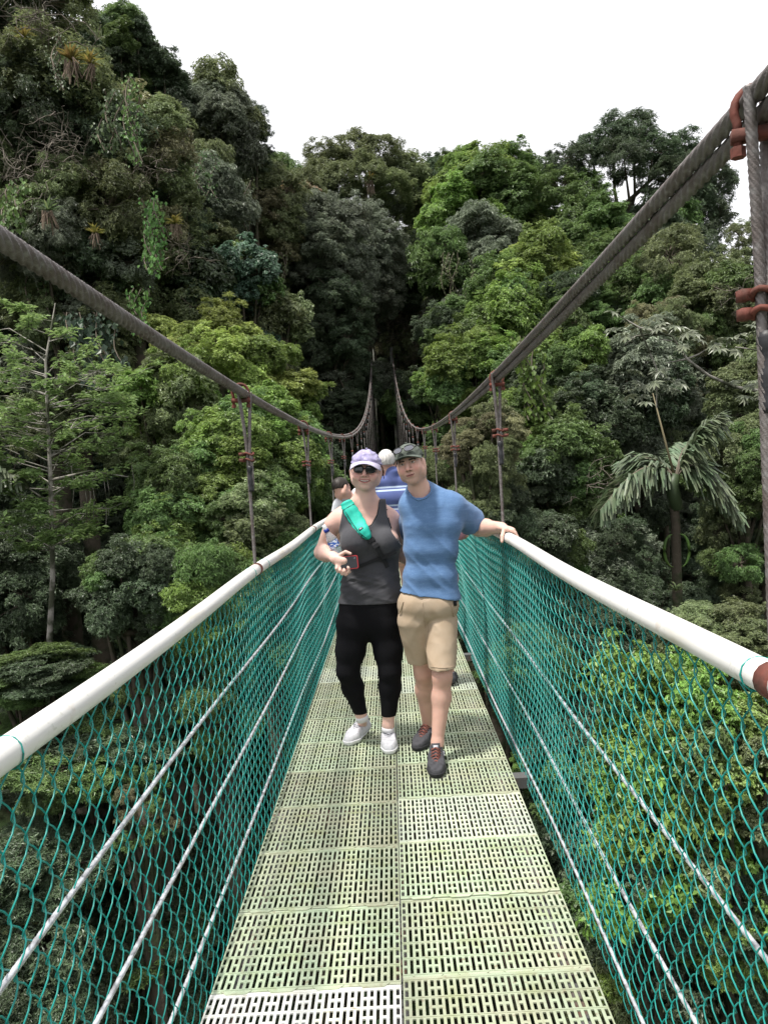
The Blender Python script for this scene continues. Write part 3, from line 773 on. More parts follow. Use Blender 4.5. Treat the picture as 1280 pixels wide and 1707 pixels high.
# a second rank of darker trees behind, so that gaps show forest and not sky
SKYL = np.array([(-60, 0), (110, 20), (150, 90), (262, 120), (300, 170), (400, 230), (432, 300), (470, 300), (520, 330), (560, 380), (650, 390), (720, 330), (800, 300), (890, 330), (930, 400), (1000, 420), (1060, 450), (1200, 480), (1340, 480)], float)
_r = random.Random(5)
for gx in range(-60, 1361, 95):
    for gy in range(60, 1080, 95):
        px, py = gx + _r.uniform(-30, 30), gy + _r.uniform(-30, 30)
        top = np.interp(px, SKYL[:, 0], SKYL[:, 1])
        rp_ = _r.uniform(62, 80)
        if py - rp_ < top + 12: continue
        if 590 < px < 720 and py > 560: d = 63
        else:
            cx = abs(px - 655) / 640
            d = 66 - 30 * min(1, cx * 1.25) - max(0, (py - 600)) * 0.012
        tree(px, py, rp_, d + _r.uniform(-2, 2), _r.choice(['dark', 'dark', 'dark', 'mid', 'grey', 'olive']), _r.choice(['broad', 'broad', 'fine']), nl=8, lobe=0.56,
             label='shaded rainforest tree filling the dense second rank of the forested slopes', group='second rank of forest trees')

# ------------------------------------------------------------------ undergrowth carpet on the slopes (nobody could count it)
def undergrowth():
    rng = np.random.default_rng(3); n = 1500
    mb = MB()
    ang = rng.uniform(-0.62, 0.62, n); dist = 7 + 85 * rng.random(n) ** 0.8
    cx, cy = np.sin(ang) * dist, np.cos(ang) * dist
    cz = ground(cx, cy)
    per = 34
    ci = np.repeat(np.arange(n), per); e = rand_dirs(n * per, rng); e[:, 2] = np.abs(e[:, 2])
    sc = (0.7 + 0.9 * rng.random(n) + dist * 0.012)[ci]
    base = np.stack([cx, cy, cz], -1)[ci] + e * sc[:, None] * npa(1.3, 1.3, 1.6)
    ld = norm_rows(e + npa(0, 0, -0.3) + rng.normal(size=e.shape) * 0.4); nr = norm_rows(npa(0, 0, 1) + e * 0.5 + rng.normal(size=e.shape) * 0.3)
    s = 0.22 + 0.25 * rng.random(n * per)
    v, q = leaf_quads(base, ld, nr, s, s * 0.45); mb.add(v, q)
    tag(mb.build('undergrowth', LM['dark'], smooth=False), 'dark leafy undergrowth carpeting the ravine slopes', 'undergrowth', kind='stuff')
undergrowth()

# ------------------------------------------------------------------ the sparse tree with pale branches
LM['tuft'] = leafmat('tuft', (0.15, 0.235, 0.085), (0.19, 0.28, 0.10), isl=0.35, transl=0.35)
def sparse_tree():
    rng = np.random.default_rng(9); y = 15.0
    pts = np.array([P(82, 1080, y), P(88, 960, y), P(84, 800, y), P(78, 660, y), P(76, 600, y), P(92, 505, y)])
    gb = npa(pts[0][0], pts[0][1], float(ground(pts[0][0], pts[0][1])))
    t = empty('sparse_tree', gb); tag(t, 'sparse tree with pale bare branches and small tufts of light green leaves', 'tree')
    tr = MB(); tr.tube(np.vstack([gb, pts]), npa(.10, .065, .052, .042, .030, .022, .008), 8)
    br = MB(); lf = MB(); ends = []
    k = y / FPX
    for i in range(90):
        f = rng.random() ** 0.8
        zt = 520 + f * 400; px0 = np.interp(zt, [505, 600, 660, 800, 960], [92, 76, 78, 84, 88])
        a = P(px0, zt, y); L = (25 + 130 * min(1, (zt - 490) / 130)) * (1 - 0.45 * max(0, (zt - 700) / 220)) * rng.uniform(.55, 1.1) * k
        th = rng.uniform(0, 2 * PI); d = npa(math.cos(th), math.sin(th), rng.uniform(-0.15, 0.75))
        p1 = a + d * L * 0.5; p2 = a + npa(d[0], d[1], d[2] * 0.55) * L + npa(0, 0, -0.05 * L)
        br.tube(np.array([a, p1, p2]), npa(0.014, 0.009, 0.004), 4, caps=False)
        ends.append(p2)
        for j in range(5):
            s = a + (p2 - a) * rng.uniform(0.35, 1.0) + npa(0, 0, 0.02); th2 = th + rng.uniform(-1.0, 1.0)
            e = s + npa(math.cos(th2), math.sin(th2), rng.uniform(0.05, .5)) * L * rng.uniform(0.15, .38)
            br.tube(np.array([s, (s + e) / 2 + npa(0, 0, .02), e]), npa(0.010, 0.007, 0.004), 3, caps=False); ends.append(e)
    ends = np.array(ends); per = 20
    ci = np.repeat(np.arange(len(ends)), per); e = rand_dirs(len(ci), rng); e[:, 2] = np.abs(e[:, 2]) * 0.5
    base = ends[ci] + e * 0.05 * npa(1, 1, .6) + rng.normal(size=(len(ci), 3)) * .035 + npa(0, 0, 0.02)
    ld = norm_rows(e + npa(0, 0, -0.25)); nr = norm_rows(npa(0, 0, 1) + rng.normal(size=e.shape) * 0.35)
    s = rng.uniform(0.07, 0.17, len(ci)); v, q = leaf_quads(base, ld, nr, s, s * 0.45); lf.add(v, q)
    for i in range(7):                       # hanging rootlets
        x0 = rng.uniform(110, 220); y0 = rng.uniform(770, 800); a = P(x0, y0, y); h = rng.uniform(.4, 1.1)
        br.tube(np.array([a, a + npa(.03, 0, -h * .5), a + npa(-.02, 0, -h)]), 0.008, 3, caps=False)
    br.tube(np.array([P(86, 800, y), P(150, 785, y), P(215, 795, y)]), npa(.03, .02, .008), 4)
    for mb, nm, mm in ((tr, 'trunk', M['palebark']), (br, 'branches', M['palebark']), (lf, 'leaf_tufts', LM['tuft'])):
        mb.build(nm, mm, t, smooth=nm != 'leaf_tufts').location = tuple(-gb)
sparse_tree()

# ------------------------------------------------------------------ palms
LM['palm'] = leafmat('palm', (0.095, 0.150, 0.080), (0.14, 0.17, 0.10), isl=0.35, transl=0.2, rough=0.4, spec=0.5)
def frond(mb, root, tip, sag, nleaf, llen, rng, side_up=0.0):
    t = np.linspace(0, 1, 24); d = tip - root
    spine = root + d * t[:, None] + npa(0, 0, 1) * (sag * np.sin(PI * t ** 0.8))[:, None]
    mb.tube(spine, np.linspace(0.035, 0.006, 24), 4, mi=1)
    for s in (-1, 1):
        tt = np.linspace(0.10, 0.99, nleaf)
        for k, u in enumerate(tt):
            i = min(22, int(u * 23)); p = spine[i] + (spine[i + 1] - spine[i]) * (u * 23 - i)
            ax = unit(spine[i + 1] - spine[i]); sd = unit(np.cross(ax, npa(0, 0, 1))) * s
            L = llen * (0.45 + 0.55 * math.sin(PI * min(1, u * 0.80 + 0.16))) * rng.uniform(.85, 1.1)
            for lay in range(2):
                dr = unit(sd * rng.uniform(.35, .9) + ax * rng.uniform(.25, .7) + npa(0, 0, rng.uniform(-.75, .30)))
                w = 0.036
                a = p; m1 = p + dr * L * .5; e = p + dr * L + npa(0, 0, -L * rng.uniform(.22, .45))
                bn = unit(np.cross(dr, npa(0, 0, 1) + sd * .4)) * w
                mb.add([a - bn * .3, a + bn * .3, m1 + bn, m1 - bn, e + bn * .35, e - bn * .35], [[0, 1, 2, 3], [3, 2, 4, 5]])

def palm():
    rng = random.Random(4); y = 20.0
    crown = P(1126, 800, y); gz = float(ground(crown[0], crown[1])); base = npa(crown[0] + .2, crown[1], gz)
    t = empty('palm_tree', base); tag(t, 'palm tree with four big drooping feather fronds on the right slope', 'palm tree')
    mb = MB(); bot = P(1130, 1060, y)
    mb.tube(np.array([base, bot, P(1128, 960, y), P(1126, 870, y), P(1122, 835, y), crown]), npa(.15, .13, .125, .12, .10, .09), 10)
    mb.build('trunk', M['bark'], t).location = tuple(-base)
    mb = MB(); mb.tube(np.array([P(1128, 850, y), P(1120, 810, y), P(1126, 790, y)]), npa(.16, .17, .10), 10)
    mb.build('crown_shaft', mat('palm_sheath', (0.05, 0.075, 0.035), 0.5), t).location = tuple(-base)
    for tx, ty, dy, sg in ((1200, 694, -.3, .35), (1040, 772, .6, .35), (1000, 850, -.5, .62), (1234, 862, -.4, .70), (1150, 740, 2.4, .3)):
        m2 = MB(); frond(m2, crown, P(tx, ty, y + dy), sg, 62, 0.80, rng)
        m2.build('frond', [LM['palm'], M['twig']], t, smooth=False).location = tuple(-base)
    m2 = MB(); m2.tube(np.array([crown, P(1110, 740, y), P(1088, 655, y)]), npa(.04, .03, .012), 5)
    m2.build('spear_leaf', mat('spear_leaf', (0.20, 0.17, 0.10), 0.7), t).location = tuple(-base)
    for s in (-1, 1):
        m2 = MB(); a = np.linspace(0, PI, 14)
        c = P(1128, 918, y - .3)
        m2.tube(np.stack([c[0] + s * (.1 + .22 * np.sin(a)), c[1] + 0 * a, c[2] + .42 * np.cos(a)], -1), 0.045 * np.sin(a * .86 + .3), 5)
        m2.build('flower_sheath', LM['vine'], t).location = tuple(-base)
palm()
def edge_palm():
    rng = random.Random(14); y = 14.0; c = P(-70, 800, y); gz = float(ground(c[0], c[1])); base = npa(c[0], c[1], gz)
    t = empty('palm_tree', base); tag(t, 'palm whose frond tips reach past the sparse pale-branched tree', 'palm tree')
    mb = MB(); mb.tube(np.array([base, (base + c) / 2, c]), npa(.2, .16, .12), 8); mb.build('trunk', M['bark'], t).location = tuple(-base)
    for tx, ty, dy in ((28, 795, 0), (-120, 700, 1), (-60, 690, 2), (-180, 860, 0), (-30, 880, -1)):
        m2 = MB(); frond(m2, c, P(tx, ty, y + dy), .25, 26, .5, rng); m2.build('frond', [LM['palm'], M['twig']], t, smooth=False).location = tuple(-base)
edge_palm()

# ------------------------------------------------------------------ bromeliads in the trees
LM['brom'] = leafmat('bromeliad', (0.19, 0.20, 0.05), (0.25, 0.19, 0.06), isl=.25)
LM['bromg'] = leafmat('bromeliad_green', (0.10, 0.16, 0.07), (0.16, 0.2, 0.09), isl=.25)
M['dry'] = mat('dry_leaves', (0.17, 0.13, 0.10), 0.9, 0.1, island=0.5)
def bromeliad(px, py, y, rpx, m, label, dry=True):
    rng = random.Random(int(px)); c = P(px, py, y); R = rpx * y / FPX
    t = empty('bromeliad', c); tag(t, label, 'bromeliad', 'bromeliads perched in the trees')
    mb = MB()
    for k in range(34):
        th = rng.uniform(0, 2 * PI); el = rng.uniform(0.15, 1.3); L = R * rng.uniform(.75, 1.15)
        h = npa(math.cos(th), math.sin(th), 0); s = unit(np.cross(h, npa(0, 0, 1)))
        p0 = npa(0, 0, 0); p1 = (h * math.cos(el) + npa(0, 0, math.sin(el))) * L * .6; p2 = (h * math.cos(el * .5) + npa(0, 0, math.sin(el) * .75)) * L
        w = R * .075
        mb.add([p0 - s * w, p0 + s * w, p1 + s * w * .9, p1 - s * w * .9, p2 + s * w * .12, p2 - s * w * .12], [[0, 1, 2, 3], [3, 2, 4, 5]])
    mb.build('rosette', LM[m], t, smooth=False)
    if dry:
        mb = MB()
        for k in range(26):
            a = npa(rng.uniform(-.35, .35), rng.uniform(-.35, .35), rng.uniform(-.2, 0)) * R; e = a + npa(rng.uniform(-.4, .4), rng.uniform(-.4, .4), -rng.uniform(.3, 1.5)) * R
            s = npa(1, 0, 0) * R * .04; mb.add([a - s, a + s, e + s * .6, e - s * .6], [[0, 1, 2, 3]])
        mb.build('dead_leaves', M['dry'], t, smooth=False)
bromeliad(118, 98, 19.5, 26, 'brom', 'large yellowish bromeliad rosette perched high on the left slope')
bromeliad(150, 105, 19.8, 22, 'brom', 'second yellowish bromeliad beside the large rosette high on the left slope')
bromeliad(80, 350, 18.5, 24, 'bromg', 'green bromeliad with a long skirt of dead leaves above the left main cable')
bromeliad(158, 388, 18.8, 17, 'brom', 'small yellow bromeliad to one side of the skirted green one')
bromeliad(292, 372, 20.5, 18, 'brom', 'yellow bromeliad on a branch beside the leafy vine curtain')
bromeliad(40, 60, 21, 20, 'brom', 'pale bromeliad in the crown of the tall dark open-crowned tree', False)
bromeliad(615, 300, 57, 16, 'brom', 'dry reddish bromeliad in the umbrella crowned skyline tree')
bromeliad(1127, 985, 19.2, 18, 'bromg', 'green bromeliad growing on the palm trunk', False)

# ------------------------------------------------------------------ vine curtains
def vine(px0, py0, px1, py1, y, wpx, n, label, m='vine', size=.12):
    rng = np.random.default_rng(int(px0)); c = P(px1, py1, y); t = empty('hanging_vine', c); tag(t, label, 'vine', 'hanging vines on the slopes')
    st = MB(); lf = MB(); B = []
    for k in range(max(3, n // 60)):
        o = rng.uniform(-1, 1) * wpx
        u = np.linspace(0, 1, 9); pts = np.array([P(px0 + (px1 - px0) * a + o + 8 * math.sin(a * 7 + k), py0 + (py1 - py0) * a, y + .3 * math.sin(a * 5 + k)) for a in u])
        st.tube(pts, 0.02, 3, caps=False)
        for j in range(60):
            a = rng.random() * 7.999; i = int(a); B.append(pts[i] + (pts[i + 1] - pts[i]) * (a - i) + rng.normal(size=3) * .08)
    B = np.array(B); m_ = len(B)
    ld = norm_rows(npa(0, -.25, -1) + rng.normal(size=(m_, 3)) * .35); nr = norm_rows(npa(0, -1, .5) + rng.normal(size=(m_, 3)) * .45)
    s = size * rng.uniform(.5, 1.25, m_); v, q = leaf_quads(B, ld, nr, s, s * .7, .05); lf.add(v, q)
    st.build('stem', M['twig'], t).location = tuple(-c); lf.build('vine_leaves', LM[m], t, smooth=False).location = tuple(-c)
vine(215, 130, 225, 270, 19.5, 9, 240, 'leafy vine trailing from the bromeliads high on the left slope')
vine(254, 330, 260, 450, 20.0, 11, 420, 'bright leafy vine curtain hanging beside the yellow bromeliad')
vine(185, 150, 180, 250, 19.5, 20, 260, 'dark hanging vines beneath the large bromeliad rosette', 'mid')
vine(30, 300, 20, 380, 17.5, 25, 240, 'heart-leaved vine patch just above the left main cable')
vine(150, 520, 190, 640, 21, 45, 500, 'vines with heart-shaped leaves hanging behind the sparse tree', 'blue', .2)
vine(235, 480, 240, 560, 21, 25, 240, 'short leafy vines hanging left of the yellow-green dome', 'vine')
vine(880, 560, 905, 700, 25, 25, 420, 'bright vine cascade on the slope below the right main cable', 'bright', .2)

for a in ((95, 60, 100, 150, 20, 14, 180, 'thin creeper dangling below the pale high bromeliad', 'mid', .09), (330, 250, 335, 330, 30, 22, 240, 'creeper curtain under the grey-green domed tree', 'mid', .12), (400, 300, 398, 400, 33, 14, 180, 'narrow creeper hanging by the almost black treetop', 'olive', .12),
          (470, 420, 468, 560, 38, 18, 240, 'creeper veil hanging below the cream blossom', 'olive', .14), (760, 420, 765, 540, 43, 22, 300, 'creeper veil below the stepped light green tree', 'olive', .16), (60, 430, 66, 560, 22, 30, 300, 'dark creepers hanging behind the left main cable', 'mid', .12)):
    vine(*a)

# ------------------------------------------------------------------ tangles of bare twigs
M['deadwood'] = mat('dead_twigs', (0.19, 0.165, 0.145), 0.9, 0.1, noise=((0.11, 0.10, 0.075), 5, .4, .6))
def dead_branch(px, py, y, rpx, n, label):
    rng = np.random.default_rng(int(px * 3 + py)); c = P(px, py, y); R = rpx * y / FPX; mb = MB()
    t = empty('dead_branch', c); tag(t, label, 'branch', 'dead branches caught in the trees')
    for k in range(n):
        p = rng.normal(size=3) * R * .35; d = unit(rng.normal(size=3) + npa(0, -.3, .2)); pts = [p]
        for j in range(6): d = unit(d + rng.normal(size=3) * .45); pts.append(pts[-1] + d * R * .22)
        r = rng.uniform(.006, .018); mb.tube(np.array(pts), np.linspace(r, r * .3, 7), 4, caps=False)
        for j in (2, 3, 4):
            e = unit(d + rng.normal(size=3) * .9); mb.tube(np.array([pts[j], pts[j] + e * R * .22, pts[j] + e * R * .4 + npa(0, 0, -.05 * R)]), npa(r * .6, r * .4, r * .2), 3, caps=False)
    mb.build('twigs', M['deadwood'], t)
dead_branch(60, 40, 21, 60, 26, 'bare twigs in the crown of the tall dark tree at the top left slope')
dead_branch(45, 290, 19, 55, 30, 'grey twig tangle above the skirted green bromeliad')
dead_branch(110, 240, 20, 50, 24, 'grey twig tangle below the large bromeliad rosette')
dead_branch(250, 280, 21, 32, 18, 'pale dead twigs beside the bright vine curtain')
dead_branch(300, 420, 22, 36, 18, 'dead twigs below the yellow bromeliad on its branch')
dead_branch(700, 575, 50, 45, 34, 'brown twig tangle at the right of the far cables')
dead_branch(625, 560, 50, 32, 22, 'brown twig tangle at the left of the far cables')
dead_branch(1010, 800, 22, 40, 16, 'bare branches between the palm and the right net')
dead_branch(1240, 500, 30, 40, 16, 'dead twigs above the cecropia branches')

# ------------------------------------------------------------------ cecropia branches on the right
def cecropia():
    rng = np.random.default_rng(2); y = 17.0
    root = P(1300, 660, y); base = npa(root[0] + .5, root[1], float(ground(root[0], root[1])))
    t = empty('cecropia_tree', base); tag(t, 'tree with curving pale branches and big lobed grey-green leaves beside the near right hanger', 'tree')
    br = MB(); lf = MB()
    paths = [[(1320, 700), (1290, 655), (1225, 645), (1180, 625), (1145, 598), (1120, 560), (1065, 545), (1030, 525)], [(1145, 598), (1165, 590), (1185, 578)], [(1145, 598), (1110, 605)],
             [(1120, 560), (1098, 555), (1100, 565), (1120, 568)], [(1300, 590), (1260, 583), (1225, 578)], [(1065, 545), (1080, 580), (1095, 615), (1094, 680)], [(1225, 645), (1215, 640)], [(1098, 555), (1060, 560), (1040, 575)]]
    for k, p in enumerate(paths):
        pts = np.array([P(a, b, y + .15 * math.sin(i + k)) for i, (a, b) in enumerate(p)])
        br.tube(pts, np.linspace(.05 if k == 0 else .025, .012, len(pts)), 5, caps=False)
    br.tube(np.array([base, (base + root) / 2 + npa(.2, 0, 0), P(1320, 700, y)]), npa(.16, .12, .05), 6)
    spots = [(1030, 522), (1020, 545), (1045, 560), (1075, 545), (1100, 535), (1130, 540), (1105, 550), (1150, 555), (1165, 560), (1190, 570), (1195, 585), (1215, 560), (1235, 560), (1250, 545), (1230, 580), (1265, 550), (1140, 580),
             (1225, 640), (1245, 650), (1260, 635), (1240, 665), (1270, 655), (1095, 620), (1085, 640), (1110, 635), (1065, 640), (1120, 650), (1270, 540), (1060, 610), (1140, 640), (1075, 665), (1050, 655)]
    for sx, sy in spots:
        for rep in range(2):
            c = P(sx + rng.uniform(-9, 9), sy + rng.uniform(-7, 7), y + rng.uniform(-.5, .4)); nl = 9; tilt = unit(npa(rng.normal() * .35, -.35 + rng.normal() * .3, 1)); ph = rng.uniform(0, 6.28)
            a = unit(np.cross(tilt, npa(1, .2, 0))); b = np.cross(tilt, a)
            th = ph + np.arange(nl) / nl * 2 * PI * .9
            d = np.cos(th)[:, None] * a + np.sin(th)[:, None] * b - tilt * .25
            s = rng.uniform(.17, .26)
            v, q = leaf_quads(np.repeat(c[None], nl, 0), d, np.repeat(tilt[None], nl, 0), np.full(nl, s), np.full(nl, s * .38)); lf.add(v, q)
    br.build('branches', M['palebark'], t).location = tuple(-base); lf.build('lobed_leaves', LM['cecro'], t, smooth=False).location = tuple(-base)
LM['cecro'] = leafmat('cecropia', (0.16, 0.195, 0.125), (0.22, 0.25, 0.17), isl=.3, transl=.15, rough=.4, spec=.5)
cecropia()
# ------------------------------------------------------------------ people: smooth implicit bodies meshed with surface nets
class Field:
    def __init__(s, lo, hi, h):
        s.h = h; s.lo = np.asarray(lo, float); s.n = np.ceil((np.asarray(hi) - s.lo) / h).astype(int) + 1
        s.F = np.full(s.n, 1.0, np.float32)
    def block(s, a, b):
        i0 = np.clip(np.floor((a - s.lo) / s.h).astype(int), 0, s.n - 1); i1 = np.clip(np.ceil((b - s.lo) / s.h).astype(int) + 1, 1, s.n)
        sl = tuple(slice(i0[k], i1[k]) for k in range(3))
        ax = [(s.lo[k] + s.h * np.arange(i0[k], i1[k])).astype(np.float32) for k in range(3)]
        return sl, ax[0][:, None, None], ax[1][None, :, None], ax[2][None, None, :]
    def put(s, prim, inflate=0.0, sub=False):
        lo, hi = prim.bounds(abs(inflate) + prim.k + 0.02)
        sl, X, Y, Z = s.block(lo, hi)
        if min(s.F[sl].shape) == 0: return
        d = prim.dist(X, Y, Z) - inflate
        f = s.F[sl]; k = max(prim.k, 1e-5)
        if sub:
            h = np.maximum(k - np.abs(-d - f), 0) / k; s.F[sl] = np.maximum(f, -d) + h * h * k * 0.25
        else:
            h = np.maximum(k - np.abs(d - f), 0) / k; s.F[sl] = np.minimum(f, d) - h * h * k * 0.25
    def coords(s):
        ax = [(s.lo[k] + s.h * np.arange(s.n[k])).astype(np.float32) for k in range(3)]
        return ax[0][:, None, None], ax[1][None, :, None], ax[2][None, None, :]
    def keep(s, C):           # keep where C < 0
        s.F = np.maximum(s.F, C.astype(np.float32))
    def ripple(s, fn):        # push the surface in and out near where it lies
        X, Y, Z = s.coords(); near = np.abs(s.F) < 0.04
        i = np.argwhere(near); x = s.lo[0] + s.h * i[:, 0]; y = s.lo[1] + s.h * i[:, 1]; z = s.lo[2] + s.h * i[:, 2]
        s.F[near] += fn(x, y, z).astype(np.float32)
    def nets(s):
        F = s.F; S = F < 0
        c = np.zeros(np.array(F.shape) - 1, np.uint8)
        for a in (0, 1):
            for b in (0, 1):
                for d in (0, 1):
                    c += S[a:F.shape[0] - 1 + a, b:F.shape[1] - 1 + b, d:F.shape[2] - 1 + d]
        act = (c > 0) & (c < 8); I = np.argwhere(act); ids = np.full(act.shape, -1, np.int32); ids[act] = np.arange(len(I))
        pos = np.zeros((len(I), 3)); cnt = np.zeros(len(I))
        cor = [(a, b, d) for a in (0, 1) for b in (0, 1) for d in (0, 1)]
        for p in cor:
            for k in range(3):
                if p[k]: continue
                q = list(p); q[k] = 1
                fa = F[I[:, 0] + p[0], I[:, 1] + p[1], I[:, 2] + p[2]]; fb = F[I[:, 0] + q[0], I[:, 1] + q[1], I[:, 2] + q[2]]
                x = (fa < 0) != (fb < 0); t = np.where(x, fa / np.where(x, fa - fb, 1), 0)
                e = np.tile(np.array(p, float), (len(I), 1)); e[:, k] += t
                pos += e * x[:, None]; cnt += x
        V = s.lo + s.h * (I + pos / cnt[:, None])
        Q = []
        for k in range(3):
            A = [slice(1, -1)] * 3; B = [slice(1, -1)] * 3
            A[k] = slice(0, -1); B[k] = slice(1, None)
            sa, sb = S[tuple(A)], S[tuple(B)]
            e = np.argwhere(sa != sb); off = np.ones(3, int); off[k] = 0; e = e + off
            fl = sa[sa != sb]
            u, v = (k + 1) % 3, (k + 2) % 3
            def cell(du, dv):
                w = e.copy(); w[:, u] -= du; w[:, v] -= dv; return ids[w[:, 0], w[:, 1], w[:, 2]]
            q = np.stack([cell(1, 1), cell(0, 1), cell(0, 0), cell(1, 0)], 1)
            q[~fl] = q[~fl][:, ::-1]; Q.append(q)
        Q = np.vstack(Q); Q = Q[(Q >= 0).all(1)]
        return V, Q

class Cone:
    def __init__(s, a, b, ra, rb, k=0.02, sq=None):
        s.a, s.b, s.ra, s.rb, s.k, s.sq = np.asarray(a, float), np.asarray(b, float), ra, rb, k, sq
    def bounds(s, m):
        r = max(s.ra, s.rb) * (max(1, 1) if s.sq is None else max(1, s.sq[1])) + m
        return np.minimum(s.a, s.b) - r, np.maximum(s.a, s.b) + r
    def dist(s, X, Y, Z):
        ab = s.b - s.a; L2 = max(ab.dot(ab), 1e-9)
        t = np.clip(((X - s.a[0]) * ab[0] + (Y - s.a[1]) * ab[1] + (Z - s.a[2]) * ab[2]) / L2, 0, 1)
        dx, dy, dz = X - s.a[0] - t * ab[0], Y - s.a[1] - t * ab[1], Z - s.a[2] - t * ab[2]
        r = s.ra + (s.rb - s.ra) * t
        if s.sq is None: return np.sqrt(dx * dx + dy * dy + dz * dz) - r
        n, f = s.sq; e = dx * n[0] + dy * n[1] + dz * n[2]; g = e * (1 / f - 1)
        return np.sqrt((dx + g * n[0]) ** 2 + (dy + g * n[1]) ** 2 + (dz + g * n[2]) ** 2) - r

class Ell:
    def __init__(s, c, r, R=None, k=0.02):
        s.c = np.asarray(c, float); s.r = np.asarray(r, float); s.R = np.eye(3) if R is None else np.asarray(R, float); s.k = k   # columns of R: axes
    def bounds(s, m): return s.c - s.r.max() - m, s.c + s.r.max() + m
    def dist(s, X, Y, Z):
        dx, dy, dz = X - s.c[0], Y - s.c[1], Z - s.c[2]
        q = [(dx * s.R[0, i] + dy * s.R[1, i] + dz * s.R[2, i]) for i in range(3)]
        k0 = np.sqrt(sum((q[i] / s.r[i]) ** 2 for i in range(3))); k1 = np.sqrt(sum((q[i] / s.r[i] ** 2) ** 2 for i in range(3))) + 1e-6
        return k0 * (k0 - 1) / k1

_LAT = np.random.default_rng(77).random((32, 32, 32)) * 2 - 1
def vnoise(x, y, z):
    ix, iy, iz = np.floor(x).astype(int), np.floor(y).astype(int), np.floor(z).astype(int); fx, fy, fz = x - ix, y - iy, z - iz
    fx, fy, fz = [f * f * (3 - 2 * f) for f in (fx, fy, fz)]; r = 0
    for a in (0, 1):
        for b in (0, 1):
            for c in (0, 1):
                r = r + _LAT[(ix + a) % 32, (iy + b) % 32, (iz + c) % 32] * (fx if a else 1 - fx) * (fy if b else 1 - fy) * (fz if c else 1 - fz)
    return r
def ridges(x, y, z):          # narrow raised creases between broad hollows
    return 1 - 2.2 * np.abs(vnoise(x, y, z))

def field_of(prims, h, inflate=0.0, pad=0.05, subs=()):
    lo = np.min([p.bounds(0)[0] for p in prims], 0) - pad - inflate; hi = np.max([p.bounds(0)[1] for p in prims], 0) + pad + inflate
    f = Field(lo, hi, h)
    for p in prims: f.put(p, inflate)
    for p in subs: f.put(p, 0.0, True)
    return f

def mesh_obj(name, V, Q, m, parent, origin, color=None, smooth=1):
    for _ in range(smooth):                     # a light relaxation takes the voxel grain off
        acc = np.zeros_like(V); n = np.zeros(len(V))
        for i in range(4):
            a, b = Q[:, i], Q[:, (i + 1) % 4]
            for k in range(3):
                acc[:, k] += np.bincount(a, V[b, k], len(V)) + np.bincount(b, V[a, k], len(V))
            n += np.bincount(a, minlength=len(V)) + np.bincount(b, minlength=len(V))
        V = V * 0.45 + 0.55 * acc / np.maximum(n, 1)[:, None]
    mb = MB(); mb.add(V - origin, Q); me = mb.mesh(name)
    if color is not None:
        at = me.color_attributes.new('tone', 'FLOAT_COLOR', 'POINT')
        at.data.foreach_set('color', np.hstack([color(V), np.ones((len(V), 1))]).astype(np.float32).ravel())
    o = add_obj(name, me, m, parent)
    if parent is None: o.location = tuple(origin)
    return o

def poly_sd(poly, X, Z):
    """signed distance to a polygon in the x-z plane (negative inside)"""
    x, z = np.broadcast_arrays(X, Z); d = np.full(x.shape, 1e9); ins = np.zeros(x.shape, bool); n = len(poly)
    for i in range(n):
        a, b = poly[i], poly[(i + 1) % n]; e = b - a
        t = np.clip(((x - a[0]) * e[0] + (z - a[1]) * e[1]) / max(e.dot(e), 1e-12), 0, 1)
        d = np.minimum(d, (x - a[0] - t * e[0]) ** 2 + (z - a[1] - t * e[1]) ** 2)
        c = ((a[1] > z) != (b[1] > z)) & (x < (b[0] - a[0]) * (z - a[1]) / (b[1] - a[1] + 1e-12) + a[0]); ins ^= c
    return np.where(ins, -1, 1) * np.sqrt(d)

# ---- materials for people
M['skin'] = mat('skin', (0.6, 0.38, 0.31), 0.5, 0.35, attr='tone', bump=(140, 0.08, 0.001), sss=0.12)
M['tank'] = mat('grey_heather_knit', (0.064, 0.064, 0.073), 0.85, 0.2, noise=[((0.042, 0.042, 0.048), 5, 0.4, 0.65), ((0.078, 0.078, 0.086), 420, 0.45, 0.75)], sheen=0.15, bump=(350, 0.2, 0.001))
M['black'] = mat('black_knit', (0.0055, 0.0055, 0.007), 0.8, 0.12, bump=(300, 0.1, 0.001))
M['tee'] = mat('blue_heather_knit', (0.100, 0.190, 0.355), 0.85, 0.2, noise=[((0.125, 0.225, 0.405), (18, 18, 90), 0.45, 0.65), ((0.080, 0.155, 0.31), 240, 0.45, 0.7)], sheen=0.15, bump=(350, 0.2, 0.001))
M['khaki'] = mat('khaki_cloth', (0.43, 0.335, 0.245), 0.75, 0.3, noise=((0.39, 0.295, 0.205), 14, 0.4, 0.7), bump=(300, 0.12, 0.001))
M['teal'] = mat('turquoise_cloth', (0.020, 0.50, 0.38), 0.6, 0.35, noise=((0.015, 0.40, 0.31), 40, 0.4, 0.65), bump=(120, 0.3, 0.002))
M['web'] = mat('black_webbing', (0.014, 0.014, 0.016), 0.7, 0.3, bump=(400, 0.3, 0.001))
M['lav'] = mat('lavender_cotton', (0.36, 0.33, 0.50), 0.85, 0.2, noise=[((0.27, 0.24, 0.42), 26, 0.42, 0.66), ((0.48, 0.45, 0.58), 55, 0.5, 0.7)], bump=(60, 0.4, 0.003))
M['lavpale'] = mat('pale_lavender_cotton', (0.52, 0.49, 0.62), 0.85, 0.2, noise=((0.42, 0.39, 0.54), 50, 0.45, 0.65), bump=(80, 0.3, 0.002))
M['capg'] = mat('olive_grey_cloth', (0.125, 0.145, 0.125), 0.8, 0.2, noise=((0.085, 0.10, 0.085), 30, 0.4, 0.65), bump=(120, 0.3, 0.002))
